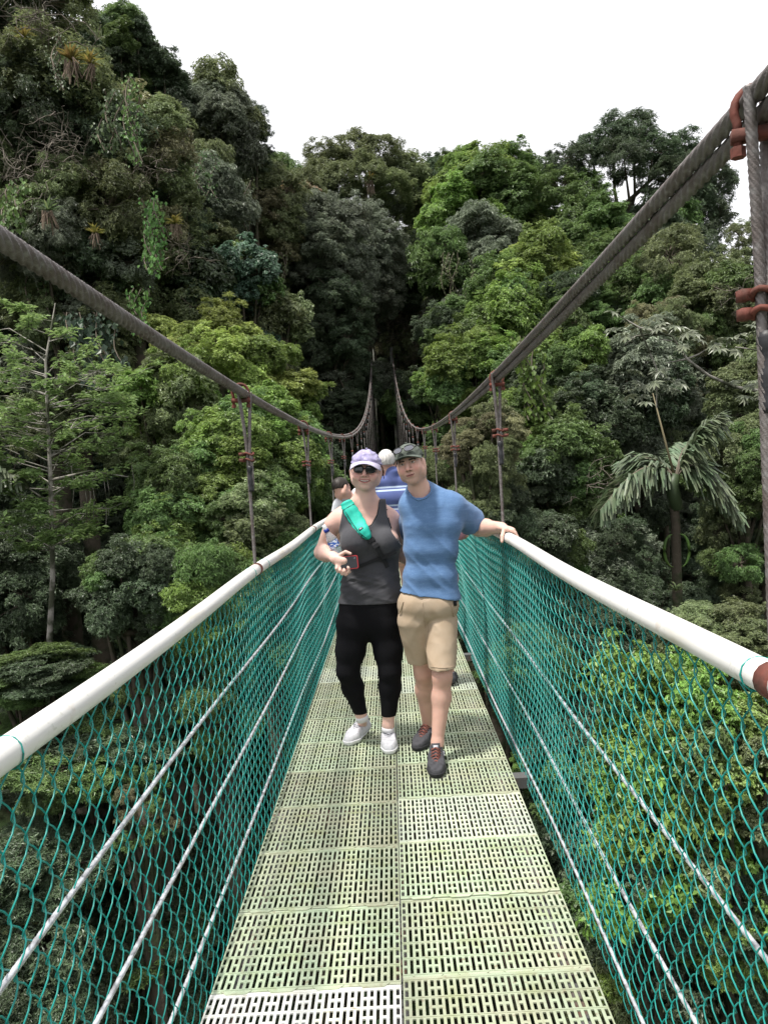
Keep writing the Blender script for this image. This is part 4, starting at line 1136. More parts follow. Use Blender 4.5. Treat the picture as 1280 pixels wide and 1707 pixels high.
M['under'] = mat('dark_brim_underside', (0.02, 0.018, 0.016), 0.9, 0.1)  # near-black underside shared by both cap brims
M['frame'] = mat('black_acetate', (0.008, 0.007, 0.007), 0.25, 0.5)
M['lens'] = mat('dark_lens', (0.018, 0.022, 0.026), 0.06, 0.6)
M['lensg'] = mat('grey_lens', (0.11, 0.115, 0.14), 0.06, 0.9)
M['hair_r'] = mat('auburn_hair', (0.13, 0.060, 0.035), 0.6, 0.4, bump=((80, 80, 8), 0.6, 0.004))
M['hair_d'] = mat('dark_hair', (0.020, 0.014, 0.010), 0.55, 0.4, bump=((90, 90, 10), 0.6, 0.004))
M['hair_w'] = mat('white_hair', (0.66, 0.64, 0.62), 0.6, 0.4, noise=((0.45, 0.43, 0.42), (70, 70, 9), 0.45, 0.65), bump=((90, 90, 10), 0.7, 0.004))
M['shoe_w'] = mat('pale_grey_knit_shoe', (0.60, 0.60, 0.63), 0.7, 0.3, noise=((0.48, 0.48, 0.52), 60, 0.45, 0.65), bump=(260, 0.3, 0.001))
M['sole_w'] = mat('white_rubber', (0.74, 0.74, 0.76), 0.6, 0.4)
M['shoe_d'] = mat('charcoal_suede', (0.055, 0.055, 0.062), 0.8, 0.25, noise=((0.035, 0.035, 0.04), 40, 0.45, 0.65), bump=(200, 0.3, 0.001))
M['sole_d'] = mat('dark_rubber', (0.020, 0.020, 0.023), 0.7, 0.3)
M['lace_r'] = mat('rust_lace', (0.20, 0.075, 0.060), 0.8, 0.2)
M['lace_g'] = mat('grey_lace', (0.42, 0.42, 0.46), 0.8, 0.2)
M['patch_d'] = mat('grey_patch', (0.10, 0.11, 0.13), 0.6, 0.3)
M['patch_l'] = mat('pale_patch', (0.45, 0.46, 0.50), 0.6, 0.3)
M['sock'] = mat('white_sock', (0.72, 0.71, 0.74), 0.9, 0.1)
M['redcase'] = mat('red_phone_case', (0.42, 0.022, 0.030), 0.35, 0.5)
M['glassb'] = mat('black_glass', (0.008, 0.008, 0.010), 0.08, 0.6)
M['lip'] = mat('lips', (0.46, 0.17, 0.16), 0.45, 0.4)
M['lip_m'] = mat('lips_dull', (0.42, 0.19, 0.165), 0.5, 0.4)
M['mouth'] = mat('mouth_shadow', (0.05, 0.015, 0.014), 0.7, 0.2)
M['teeth'] = mat('teeth', (0.74, 0.70, 0.64), 0.25, 0.5)
M['eyew'] = mat('eye_white', (0.62, 0.60, 0.58), 0.3, 0.5)
M['iris'] = mat('iris', (0.03, 0.022, 0.016), 0.15, 0.5)

def head_frame(tilt, yaw, pitch=0.0, facing=-1):
    """columns: right (as seen by the viewer), up, forward"""
    f = npa(math.sin(yaw) * math.cos(pitch), facing * math.cos(yaw) * math.cos(pitch), math.sin(pitch)); u0 = npa(math.sin(tilt), 0, math.cos(tilt))
    f = unit(f); u = unit(u0 - f * u0.dot(f)); r = np.cross(u, -f) if facing > 0 else np.cross(f, u) * -1
    r = unit(np.cross(u, f)) * 1.0
    if r[0] < 0: r = -r
    return np.stack([r, u, f], 1)

def head_prims(c, R, s=1.0, w=1.0, smile=False):
    L = lambda x, u, f: c + R @ (npa(x * w, u, f) * s)
    E = lambda x, u, f, a, b, d, k=0.02: Ell(L(x, u, f), npa(a * w, b, d) * s, R, k)
    K = lambda p, q, ra, rb, k=0.012: Cone(L(*p), L(*q), ra * s, rb * s, k)
    pr = [E(0, .030, -.008, .076, .090, .094), E(0, -.045, .022, .058, .066, .064, .03), E(0, -.094, .056, .026, .020, .022, .03),
          E(.038, -.028, .058, .028, .030, .028, .03), E(-.038, -.028, .058, .028, .030, .028, .03),
          K((-.036, .026, .080), (.036, .026, .080), .010, .010, .02),
          K((0, .016, .090), (0, -.025, .1125), .0080, .0128, .010), E(.0140, -.030, .099, .0085, .0080, .010, .005), E(-.0140, -.030, .099, .0085, .0080, .010, .005),
          E(.0775, -.004, -.004, .011, .031, .020, .006), E(-.0775, -.004, -.004, .011, .031, .020, .006), E(.062, -.055, .0, .018, .03, .03, .03), E(-.062, -.055, .0, .018, .03, .03, .03)]
    if smile:
        pr += [K((-.026, -.056, .079), (.026, -.056, .079), .0072, .0072, .008), K((-.020, -.069, .080), (.020, -.069, .080), .0075, .0075, .008),
               E(.044, -.036, .062, .022, .020, .022, .02), E(-.044, -.036, .062, .022, .020, .022, .02)]
    else:
        pr += [K((-.021, -.057, .084), (.021, -.056, .084), .0062, .0062, .007), K((-.017, -.067, .084), (.017, -.066, .084), .0072, .0072, .007)]
    su = [E(.031, .010, .096, .0160, .0100, .0175, .012), E(-.031, .010, .096, .0160, .0100, .0175, .012)]
    if smile: su += [E(0, -.0615, .092, .024, .0052, .016, .004)]
    else: su += [E(0, -.0617, .094, .021, .0016, .010, .003)]
    return pr, su, L

def skin_color(c, R, s, w, base, flush, brow, stubble=0.0, smile=False, lips=(0.46, 0.16, 0.15), extra=None):
    base = npa(*base); flush = npa(*flush); brow = npa(*brow); lips = npa(*lips)
    def fn(V):
        q = ((V - c) @ R) / s; x, u, f = q[:, 0] / w, q[:, 1], q[:, 2]
        C = np.tile(base, (len(V), 1)); hd = (np.abs(u) < .14) & (np.abs(q[:, 0]) < .11) & (np.abs(f) < .13)
        def mixin(mask, col):
            m = np.clip(mask, 0, 1)[:, None]; C[:] = C * (1 - m) + col * m
        g = lambda cx, cu, sx, su: np.exp(-((np.abs(x) - cx) / sx) ** 2 - ((u - cu) / su) ** 2) * (f > .02) * hd
        mixin(0.75 * g(.042, -.028, .022, .024), flush); mixin(0.7 * g(0, -.028, .016, .012), flush)
        if stubble: mixin(stubble * np.exp(-((u + .085) / .035) ** 2) * (f > -.01) * hd, npa(.30, .20, .16))
        mixin(0.95 * ((np.abs(u - (.0275 + .10 * (np.abs(x) - .031) * (np.abs(x) < .031) - .12 * np.maximum(0, np.abs(x) - .036))) < .0045) & (np.abs(x) > .013) & (np.abs(x) < .052) & (f > .045) & hd), brow)
        mixin(0.6 * g(.031, .014, .018, .009), base * .45)  # eye sockets, then nose sides and under-lip: shade painted into the skin tone
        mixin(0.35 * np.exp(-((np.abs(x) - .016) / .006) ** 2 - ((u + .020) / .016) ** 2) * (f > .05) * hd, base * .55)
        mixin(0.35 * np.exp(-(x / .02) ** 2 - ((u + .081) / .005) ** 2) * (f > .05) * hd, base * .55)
        if smile:
            mixin(0.85 * ((np.abs(x) < .031) & (np.abs(u + .0625 - 5.5 * x * x) < .0125 - .009 * np.abs(x) / .031) & (f > .055) & hd), lips)
            mixin(0.9 * ((np.abs(x) < .030) & (np.abs(u + .0620 - 5.5 * x * x) < .0058 - .004 * np.abs(x) / .030) & (f > .05) & hd), lips * .25)
            mixin(0.5 * ((np.abs(np.abs(x) - (.020 + .42 * (-.030 - u))) < .0035) & (u < -.030) & (u > -.060) & (f > .05) & hd), flush * .6)  # smile creases from nose to mouth: fold shade painted as darker lines
            mixin(0.0 * ((np.abs(x) < .0225) & (np.abs(u + .0612 - 5.5 * x * x) < .0036) & (f > .05) & hd), npa(.70, .67, .62))
        else:
            mixin(0.8 * ((np.abs(x) < .025) & (np.abs(u + .0620 - 3.0 * x * x) < .0105 - .007 * np.abs(x) / .025) & (f > .065) & hd), lips)
            mixin(0.9 * ((np.abs(x) < .026) & (np.abs(u + .0617 - 2.5 * x * x) < .0022) & (f > .055) & hd), lips * .35)
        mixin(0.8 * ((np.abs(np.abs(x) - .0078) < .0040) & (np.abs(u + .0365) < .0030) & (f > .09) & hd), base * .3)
        if extra is not None: extra(V, mixin)
        nz_ = 0.5 + 0.5 * np.sin(V[:, 0] * 61 + 3 * np.sin(V[:, 2] * 37)) * np.sin(V[:, 2] * 53 + 2 * np.sin(V[:, 1] * 41))
        C *= (0.95 + 0.08 * nz_)[:, None]
        return C
    return fn

def face_lines(c, R, s, w, V, parent, org, specs):
    """lips, teeth and brows laid on the face: specs = (name, material, radius, [(x, u)...])"""
    q = ((V - c) @ R) / s; qx, qu, qf = q[:, 0] / w, q[:, 1], q[:, 2]; fr = (qf > .03) & (np.abs(qu) < .12); qx, qu, qf = qx[fr], qu[fr], qf[fr]
    for name, m, rad, path, push in specs:
        path = np.array(path); t = np.linspace(0, len(path) - 1, 15); xs = np.interp(t, range(len(path)), path[:, 0]); us = np.interp(t, range(len(path)), path[:, 1])
        fs = np.array([qf[np.argsort((qx - a) ** 2 + (qu - b) ** 2)[:6]].max() for a, b in zip(xs, us)])
        for _ in range(3): fs[1:-1] = (fs[:-2] + 2 * fs[1:-1] + fs[2:]) / 4
        pts = c + (np.stack([xs * w, us, fs + push], 1) * s) @ R.T
        r = rad * s * np.clip(np.sin(np.linspace(.12, PI - .12, 15)) ** .5, .3, 1)
        mb = MB(); mb.tube(pts, r, 7); mb.build(name, m, parent).location = tuple(-org)

def eyes(c, R, s, w, parent, org, squint=0.55):
    for sg in (-1, 1):
        p = c + R @ (npa(sg * .031 * w, .0095, .0805) * s)
        mb = MB(); mb.ball(p, npa(.0125, .0125 * squint, .009) * s, 12, 8, R); e = mb.build('eye', M['eyew'], parent); e.location = tuple(-org) if parent.location.length == 0 else (0, 0, 0)
        e.location = tuple(-org)
        mb = MB(); mb.ball(p + R @ (npa(0, .0005, .0068) * s), npa(.0060, .0060 * min(1, squint * 1.5), .0035) * s, 10, 6, R); i = mb.build('iris', M['iris'], e)

def shell(V, m, name, parent, org, th=0.003, m2=None):
    """a curved sheet with thickness from a grid of points"""
    V = np.asarray(V); du = np.gradient(V, axis=0); dv = np.gradient(V, axis=1); n = np.cross(du, dv); n /= np.linalg.norm(n, axis=2)[..., None] + 1e-9
    A, B = V + n * th / 2, V - n * th / 2
    mb = MB(); mb.grid(A, 1 if m2 else 0); mb.grid(B, 0)
    per = lambda X: np.concatenate([X[0], X[1:, -1], X[-1, -2::-1], X[-2:0:-1, 0]])
    pa, pb = per(A), per(B); pa = np.vstack([pa, pa[:1]]); pb = np.vstack([pb, pb[:1]])
    mb.grid(np.stack([pa, pb]))
    o = mb.build(name, [m, m2] if m2 else m, parent); o.location = tuple(-org); return o

def cap(c, R, s, w, m, mb_, parent, org, brim_len, brim_drop, label=None, under=None, u0=.040, crush=.004, arch=.030):
    dome = Ell(c + R @ (npa(0, .036, -.006) * s), npa(.0850 * w, .094, .103) * s, R, .01)
    f = field_of([dome], .0035, pad=.03)
    X, Y, Z = f.coords(); U = ((X - c[0]) * R[0, 1] + (Y - c[1]) * R[1, 1] + (Z - c[2]) * R[2, 1]) / s; Fw = ((X - c[0]) * R[0, 2] + (Y - c[1]) * R[1, 2] + (Z - c[2]) * R[2, 2]) / s
    f.keep((u0 - .006 + .10 * np.minimum(0, Fw) - U) * s)
    f.ripple(lambda x, y, z: crush * np.sin(x * 75 + 2 * np.sin(z * 60)) * np.sin(z * 110 + 2 * np.sin(x * 55)))
    V, Q = f.nets(); o = mesh_obj('cap', V, Q, m, parent, org)
    a = np.linspace(-1.22, 1.22, 27); t = np.linspace(0, 1, 9)
    A, T = np.meshgrid(a, t, indexing='ij')
    ext = brim_len * np.clip(np.cos(A * 1.18), 0, 1) ** .55 * T
    x = (.0835 * w + .006 * T) * np.sin(A); fw = .099 * np.cos(A) + ext
    u = u0 + .006 - brim_drop * T * np.cos(A) ** .5 - arch * (x / .083) ** 2 * (0.45 + .55 * T)
    V = c + np.stack([x, u, fw], -1) * s @ R.T
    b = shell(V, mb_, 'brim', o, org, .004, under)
    # a button and seams on top
    mb = MB(); mb.ball(c + R @ (npa(0, .135, -.006) * s), npa(.007, .004, .007), 8, 5, R); k = mb.build('button', m, o); k.location = tuple(-org)
    return o

def ring_path(c, ax, ay, n=20, p=2.6):
    th = np.arange(n + 1) / n * 2 * PI
    return c + np.sign(np.cos(th))[:, None] * (np.abs(np.cos(th)) ** (2 / p))[:, None] * ax + np.sign(np.sin(th))[:, None] * (np.abs(np.sin(th)) ** (2 / p))[:, None] * ay

def spectacles(c, R, s, w, u, f, hw, hh, gap, m_frame, m_lens, parent, org, name, temple=True, tilt=0.0, wrap=0.25, thick=.0026, top=None):
    t = bpy.data.objects.new(name, None); COL.objects.link(t)
    if parent is not None: t.parent = parent
    L = lambda x, uu, ff: c + R @ (npa(x * w, uu, ff) * s)
    fr = MB(); ct, st = math.cos(tilt), math.sin(tilt)
    for sg in (-1, 1):
        cc = L(sg * gap, u, f - wrap * .012); ax = R @ (unit(npa(1, 0, -sg * wrap)) * hw * s); ay = R @ (npa(0, ct, -st) * hh * s)
        ring = ring_path(cc, ax, ay); fr.tube(ring, thick * s, 6, caps=False)
        th = np.arange(20) / 20 * 2 * PI; n = R @ npa(0, st, ct)
        V = ring_path(cc, ax, ay)[:-1]; mb = MB(); ce = cc + n * .0025
        mb.add(np.vstack([V, ce]), None, [[i, (i + 1) % 20, 20] for i in range(20)])
        lo = mb.build('lens', m_lens, t); lo.location = tuple(-org)
        if temple:
            fr.tube(np.array([cc + ax * 1.0 + 0 * ay if sg > 0 else cc - ax * 1.0, L(sg * .080, u + .004, f - .05), L(sg * .083, u - .002, -.015 if top is None else top)]), thick * s, 6)
    fr.tube(np.array([L(-gap + hw, u + .003, f), L(0, u + .006, f + .004), L(gap - hw, u + .003, f)]), thick * s, 6)
    o = fr.build('glasses_frame', m_frame, t); o.location = tuple(-org)
    return t

def shoe(H, T, w, parent, org, m_up, m_sole, m_lace, patch, label=None, h=.095):
    a = unit((T - H) * npa(1, 1, 0)); L = np.linalg.norm((T - H)[:2]); up = npa(0, 0, 1); sd = np.cross(a, up); z0 = npa(0, 0, H[2])
    B = lambda f, z, x=0: npa(H[0], H[1], H[2]) + a * f * L + up * z + sd * x
    pr = [Cone(B(.15, .050), B(.42, .052), .034 * w, .040 * w, .02), Cone(B(.42, .050), B(.70, .036), .041 * w, .046 * w, .02), Cone(B(.70, .030), B(.86, .024), .045 * w, .036 * w, .02),
          Cone(B(.17, .06), B(.22, h), .036 * w, .035 * w, .02), Cone(B(.40, .075), B(.60, .055), .026, .028, .03)]
    f = field_of(pr, .004); X, Y, Z = f.coords(); f.keep((H[2] + .012 - Z) + 0 * X + 0 * Y)
    dx = (X - H[0]) * a[0] + (Y - H[1]) * a[1]
    f.keep((Z - (H[2] + h + .012 - .25 * np.abs(dx - .2 * L))))
    V, Q = f.nets(); o = mesh_obj('sneaker', V, Q, m_up, parent, org)
    if label: o['label'] = label
    f = field_of(pr[:3], .004, inflate=.005); X, Y, Z = f.coords(); f.keep(np.abs(Z - (H[2] + .013)) - .0125 + 0 * X + 0 * Y)
    V, Q = f.nets(); mesh_obj('sole', V, Q, m_sole, o, org)
    lac = MB()
    for k in range(5):
        ff = .42 + .065 * k; zt = .108 - .062 * (ff - .40) / .3 * .8; hw = .022
        lac.tube(np.array([B(ff, zt - .012, -hw * 1.2), B(ff + .01, zt + .004, 0), B(ff + .02, zt - .012, hw * 1.2)]), .0032, 5)
        lac.tube(np.array([B(ff + .05, zt - .018, -hw * 1.1), B(ff + .02, zt + .003, 0), B(ff - .02, zt - .008, hw * 1.1)]), .0028, 5)
    lac.build('laces', m_lace, o).location = tuple(-org)
    tg = MB(); Rm = np.stack([sd, unit(a * .55 + up * -.85), unit(a * .85 + up * .55)], 1)
    tg.box(B(.34, .098), (.024, .022, .005), Rm); tg.build('tongue', m_up, o).location = tuple(-org)
    tg = MB(); tg.box(B(.352, .103), (.013, .008, .0022), Rm); tg.build('tongue_label', patch, o).location = tuple(-org)
    return o

def hand(pr, wrist, palm, dirn, normal, fing, thumb, r=.0085):
    """palm plus five finger chains; fing = list of (root offset across, [points...])"""
    pr.append(Cone(wrist, palm, .028, .030, .015, sq=(unit(normal), .62)))
    ac = unit(np.cross(dirn, normal))
    k2 = palm + unit(dirn) * .028
    pr.append(Cone(k2 - ac * .028, k2 + ac * .028, .0145, .0145, .012))
    for ch, rr in fing + [thumb]:
        for i in range(len(ch) - 1):
            pr.append(Cone(ch[i], ch[i + 1], rr * (1 - .10 * i), rr * (1 - .10 * (i + 1)), .0035))
# ------------------------------------------------------------------ the woman
def woman():
    YB = 4.48
    W_ = lambda px, py, dy=0.0: P(px, py, YB + dy)
    org = G(620, 1245)
    dY = (npa(0, 1, 0), .95)
    hc = W_(610, 785, -.03); R = head_frame(.085, -.05, .02); s, w = 0.965, 1.10
    hp, hs, L = head_prims(hc, R, s, w, smile=True)
    torso = [Cone(W_(593, 1035), W_(641, 1035), .100, .100, .05), Cone(W_(598, 985), W_(639, 985), .096, .096, .06), Cone(W_(602, 950), W_(636, 950), .088, .088, .06),
             Cone(W_(599, 915), W_(636, 915), .094, .094, .06), Cone(W_(594, 885), W_(641, 883), .080, .080, .06), Cone(W_(573, 867), W_(646, 866), .050, .050, .05),
             Ell(W_(592, 903, -.085), (.075, .070, .070), None, .04), Ell(W_(645, 903, -.085), (.073, .070, .070), None, .04)]
    neck = [Cone(W_(607, 850, .01), W_(609, 812, .0), .062, .058, .04), Cone(W_(596, 838, .03), W_(562, 862, .02), .040, .042, .05), Cone(W_(622, 838, .03), W_(650, 861, .02), .040, .042, .05)]
    sh, el, wr = W_(555, 873, .02), W_(537, 921, .13), W_(556, 929, -.12)
    armA = [Cone(sh, el, .050, .043, .03), Cone(el, el + (wr - el) * .35, .043, .042, .03), Cone(el + (wr - el) * .35, wr, .042, .029, .03)]
    sh2, el2, wr2 = W_(654, 872, .03), W_(668, 922, .12), W_(706, 955, .06)
    armB = [Cone(sh2, el2, .054, .045, .03), Cone(el2, wr2, .044, .030, .03)]
    # the hand closed on the telephone
    wr = W_(554, 927, -.13); pal = W_(565, 935, -.165); dirn = unit(W_(573, 946, -.17) - W_(560, 930, -.15)); nrm = unit(npa(-.15, -1, .45))
    hpr = [Cone(W_(560, 932, -.155), W_(574, 935, -.172), .030, .026, .012)]
    fing = []
    for i, ((x, y), (x1, y1), (x2, y2)) in enumerate((((562, 941), (561, 948), (563, 953)), ((567, 943), (567, 951), (570, 957)), ((573, 943), (574, 952), (576, 958)), ((578, 939), (581, 947), (581, 954)))):
        fing.append(([W_(x, y, -.175), W_(x1, y1, -.192), W_(x2, y2, -.186), W_(x2 + 3, y2 - 1, -.168)], .0112 - .0005 * abs(i - 2)))
    th = ([W_(567, 925, -.170), W_(576, 920, -.190), W_(584, 923, -.195)], .0112)
    hand(hpr, wr, pal, dirn, nrm, fing, th)
    # the other hand behind the man's back
    pal2 = wr2 + unit(wr2 - el2) * .06
    f2 = [([pal2 + npa(.02, 0, .03 - .02 * i), pal2 + npa(.06, .0, .028 - .021 * i), pal2 + npa(.085, -.01, .02 - .021 * i)], .0085) for i in range(4)]
    hand(hpr, wr2, pal2, npa(1, 0, -.2), npa(0, 1, 0), f2, ([pal2 + npa(-.01, 0, .03), pal2 + npa(.03, 0, .055)], .009))
    anL, anR = W_(602, 1192, .06), W_(647, 1209, -.02)
    legs = [Cone(W_(589, 1045), W_(584, 1085, -.01), .090, .078, .04), Cone(W_(584, 1085, -.01), W_(580, 1119, -.02), .078, .057, .03), Cone(W_(580, 1119, -.02), W_(588, 1146, .02), .057, .055, .03), Cone(W_(588, 1146, .02), anL, .055, .031, .03),
            Cone(W_(642, 1045), W_(647, 1085, -.02), .088, .076, .04), Cone(W_(647, 1085, -.02), W_(650, 1119, -.04), .076, .057, .03), Cone(W_(650, 1119, -.04), W_(650, 1146, -.02), .057, .055, .03), Cone(W_(650, 1146, -.02), anR, .055, .031, .03)]
    tL, hL = G(577, 1244), G(613, 1222); tR, hR = G(650, 1259), G(647, 1230)
    hL = tL + unit(hL - tL) * .262; hR = tR + unit(hR - tR) * .262
    feet = [c_ for an_, h_, t_ in ((anL, hL, tL), (anR, hR, tR)) for c_ in (Cone(an_, h_ + (t_ - h_) * .27 + npa(0, 0, .055), .033, .026), Cone(h_ + (t_ - h_) * .27 + npa(0, 0, .045), h_ + (t_ - h_) * .7 + npa(0, 0, .030), .022, .016))]
    f = field_of(torso + neck + hp[:5] + armA + armB + legs + feet, .004)
    for p in hp[5:] + hpr: f.put(p)
    for p in hs: f.put(p, 0, True)
    def extra(V, mixin):
        mixin(.35 * np.exp(-((V[:, 2] - W_(607, 855)[2]) / .07) ** 2), npa(.68, .36, .29))
    V, Q = f.nets()
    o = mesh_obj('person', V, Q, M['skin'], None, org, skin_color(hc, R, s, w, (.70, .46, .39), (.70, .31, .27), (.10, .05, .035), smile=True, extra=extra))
    ln = lambda fu, x0, n=9: [(x, fu(x)) for x in np.linspace(-x0, x0, n)]
    face_lines(hc, R, s, w, V, o, org, [('mouth', M['mouth'], .0060, ln(lambda x: -.0610 + 6.5 * x * x, .0265), -.0040), ('teeth', M['teeth'], .0044, ln(lambda x: -.0602 + 6.5 * x * x, .0220), -.0010),
        ('lip', M['lip'], .0027, ln(lambda x: -.0545 + 5.2 * x * x, .0290), .0008), ('lip', M['lip'], .0036, ln(lambda x: -.0695 + 9.5 * x * x, .0250), .0006)])
    rw = random.Random(3); mb = MB()
    for k in range(18):
        sg = -1 if k % 2 else 1; a = hc + R @ (npa(sg * (.082 + .006 * rw.random()) * w, .035 - .03 * rw.random(), .0 - .03 * rw.random()) * s); h = .025 + .025 * rw.random()
        mb.tube(np.array([a, a + npa(sg * .006, -.004, -h * .5), a + npa(sg * (.002 + .012 * rw.random()), .0, -h)]), npa(.0028, .0024, .0012), 4)
    mb.build('hair_strands', M['hair_r'], o).location = tuple(-org)
    tag(o, 'smiling person in lavender cap, black-rimmed glasses, grey tank top and black leggings', 'person')
    # tank top
    f = field_of(torso + [Cone(W_(572, 846, .03), W_(644, 846, .03), .048, .048, .05), Cone(W_(594, 1020), W_(641, 1020), .101, .101, .05)], .004, inflate=.012)
    X, Y, Z = f.coords()
    pl = [(569, 833), (583, 833), (586, 858), (593, 874), (605, 881), (619, 876), (628, 860), (632, 833), (642, 833), (645, 858), (652, 884), (667, 906), (690, 930), (680, 1004), (620, 1007), (550, 1008), (540, 930), (558, 905), (565, 882), (570, 856)]
    pl = [P(a, b, YB - .08)[[0, 2]] for a, b in pl]
    f.keep(poly_sd(pl, X, Z))
    zw = W_(610, 950)[2]; zh = W_(610, 1005)[2]
    def rip(x, y, z):
        m = np.clip((zw + .02 - z) / .06, 0, 1); m2 = np.clip((z - zw) / .1, 0, 1)
        return -m * np.clip((z - zh) / .03, .2, 1) * (.0050 * ridges(x * 5 + 3 * z, y * 6, z * 24 + x * 7) + .003 * ridges(x * 11, y * 9, z * 38 - x * 12)) - .0018 * m2 * ridges(x * 14 + 7, y * 12, z * 12)
    f.ripple(rip)
    V, Q = f.nets(); tk = mesh_obj('tank_top', V, Q, M['tank'], o, org)
    tk.location = tuple(0 * org)
    # black sports top edge showing inside the armhole and the pattern of slits under the neckline
    for k in range(4):
        a, b = W_(594 + 3.2 * k, 884 + 4.0 * k, -.1), W_(619 - 3.2 * k, 884 + 4.0 * k, -.1); n = 7; t = np.linspace(0, 1, n)
        pts = a + (b - a) * t[:, None]
        for q in pts:
            d = V - q; m = (np.abs(d[:, 0]) < .006) & (np.abs(d[:, 2]) < .006) & (V[:, 1] < YB)
            q[1] = V[m, 1].min() - .0015 if m.any() else YB - .13
        mb = MB(); mb.tube(pts, .0016, 4); mb.build('slit', M['web'], tk).location = tuple(-org)
    for pth in ([(583, 845), (586, 858), (593, 874), (605, 881), (619, 876), (628, 860), (631, 846)], [(645, 850), (648, 868), (653, 884), (664, 902)]):
        pth = np.array([W_(a, b, -.1) for a, b in pth]); t = np.linspace(0, len(pth) - 1, 26); pts = np.stack([np.interp(t, np.arange(len(pth)), pth[:, k]) for k in range(3)], 1)
        for q in pts:
            d = V - q; dd = d[:, 0] ** 2 + d[:, 2] ** 2; i = np.argsort(dd)[:40]; i = i[V[i, 1] < YB + .03]
            q[1] = V[i, 1].min() + .002 if len(i) else np.nan
        pts = pts[~np.isnan(pts[:, 1])]
        for _ in range(4): pts[1:-1, 1] = (pts[:-2, 1] + 2 * pts[1:-1, 1] + pts[2:, 1]) / 4
        mb = MB(); mb.tube(pts, .0036, 6); mb.build('neck_binding', M['web'], tk).location = tuple(-org)
    # leggings
    f = field_of([Cone(W_(593, 1035), W_(641, 1035), .100, .100, .05), Cone(W_(595, 1005), W_(640, 1005), .096, .096, .05)] + legs, .004, inflate=.007)
    X, Y, Z = f.coords(); f.keep(np.maximum(anL[2] + .012 - Z + 0 * X + 0 * Y, 0 * X + 0 * Y + Z - W_(610, 998)[2]))
    f.keep(np.where(X + 0 * Y + 0 * Z > W_(625, 1150)[0], anR[2] + .015 - Z, -1.0))
    f.ripple(lambda x, y, z: -.0008 * ridges(x * 14, y * 9, z * 20 + 8 * x) * np.clip((z - .2) / .3, 0.3, 1))
    V, Q = f.nets(); mesh_obj('leggings', V, Q, M['black'], o, org)
    for H_, T_, nm in ((hL, tL, 0), (hR, tR, 1)):
        an = anL if nm == 0 else anR
        mb = MB(); ld_ = unit((W_(588, 1146, .02) if nm == 0 else W_(650, 1146, -.02)) - an); mb.tube(np.array([an - ld_ * .035, an + ld_ * (.004 if nm == 0 else -.012)]), npa(.040, .0365), 16); mb.build('sock', M['sock'], o).location = tuple(-org)
        shoe(H_, T_, .97, o, org, M['shoe_w'], M['sole_w'], M['lace_g'], M['patch_d'], 'pale grey running shoe', h=.088)
    # hair, glasses, cap
    f = field_of([Ell(hc + R @ (npa(0, .022, -.014) * s), npa(.0815 * w, .090, .096) * s, R, .01), Ell(hc + R @ (npa(.085, -.02, -.02) * s), npa(.012, .030, .02), R, .02), Ell(hc + R @ (npa(-.085, -.02, -.02) * s), npa(.012, .030, .02), R, .02), Ell(hc + R @ (npa(0, -.03, -.095) * s), npa(.035, .045, .03), R, .02)], .004)
    X, Y, Z = f.coords(); U = ((X - hc[0]) * R[0, 1] + (Y - hc[1]) * R[1, 1] + (Z - hc[2]) * R[2, 1]) / s; Fw = ((X - hc[0]) * R[0, 2] + (Y - hc[1]) * R[1, 2] + (Z - hc[2]) * R[2, 2]) / s
    f.keep(np.maximum(Fw - .012 - .25 * np.maximum(0, U), np.maximum(-.06 - U, U - .06)))
    V, Q = f.nets(); mesh_obj('hair', V, Q, M['hair_r'], o, org)
    eyes(hc, R, s, w, o, org)
    g = spectacles(hc, R, s, w, .008, .111, .0270, .0205, .0325, M['frame'], M['lens'], o, org, 'eyeglasses', thick=.0031)
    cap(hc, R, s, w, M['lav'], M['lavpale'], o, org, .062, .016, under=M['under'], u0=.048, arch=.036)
    return o, W_, org

WOMAN, WPT, WORG = woman()

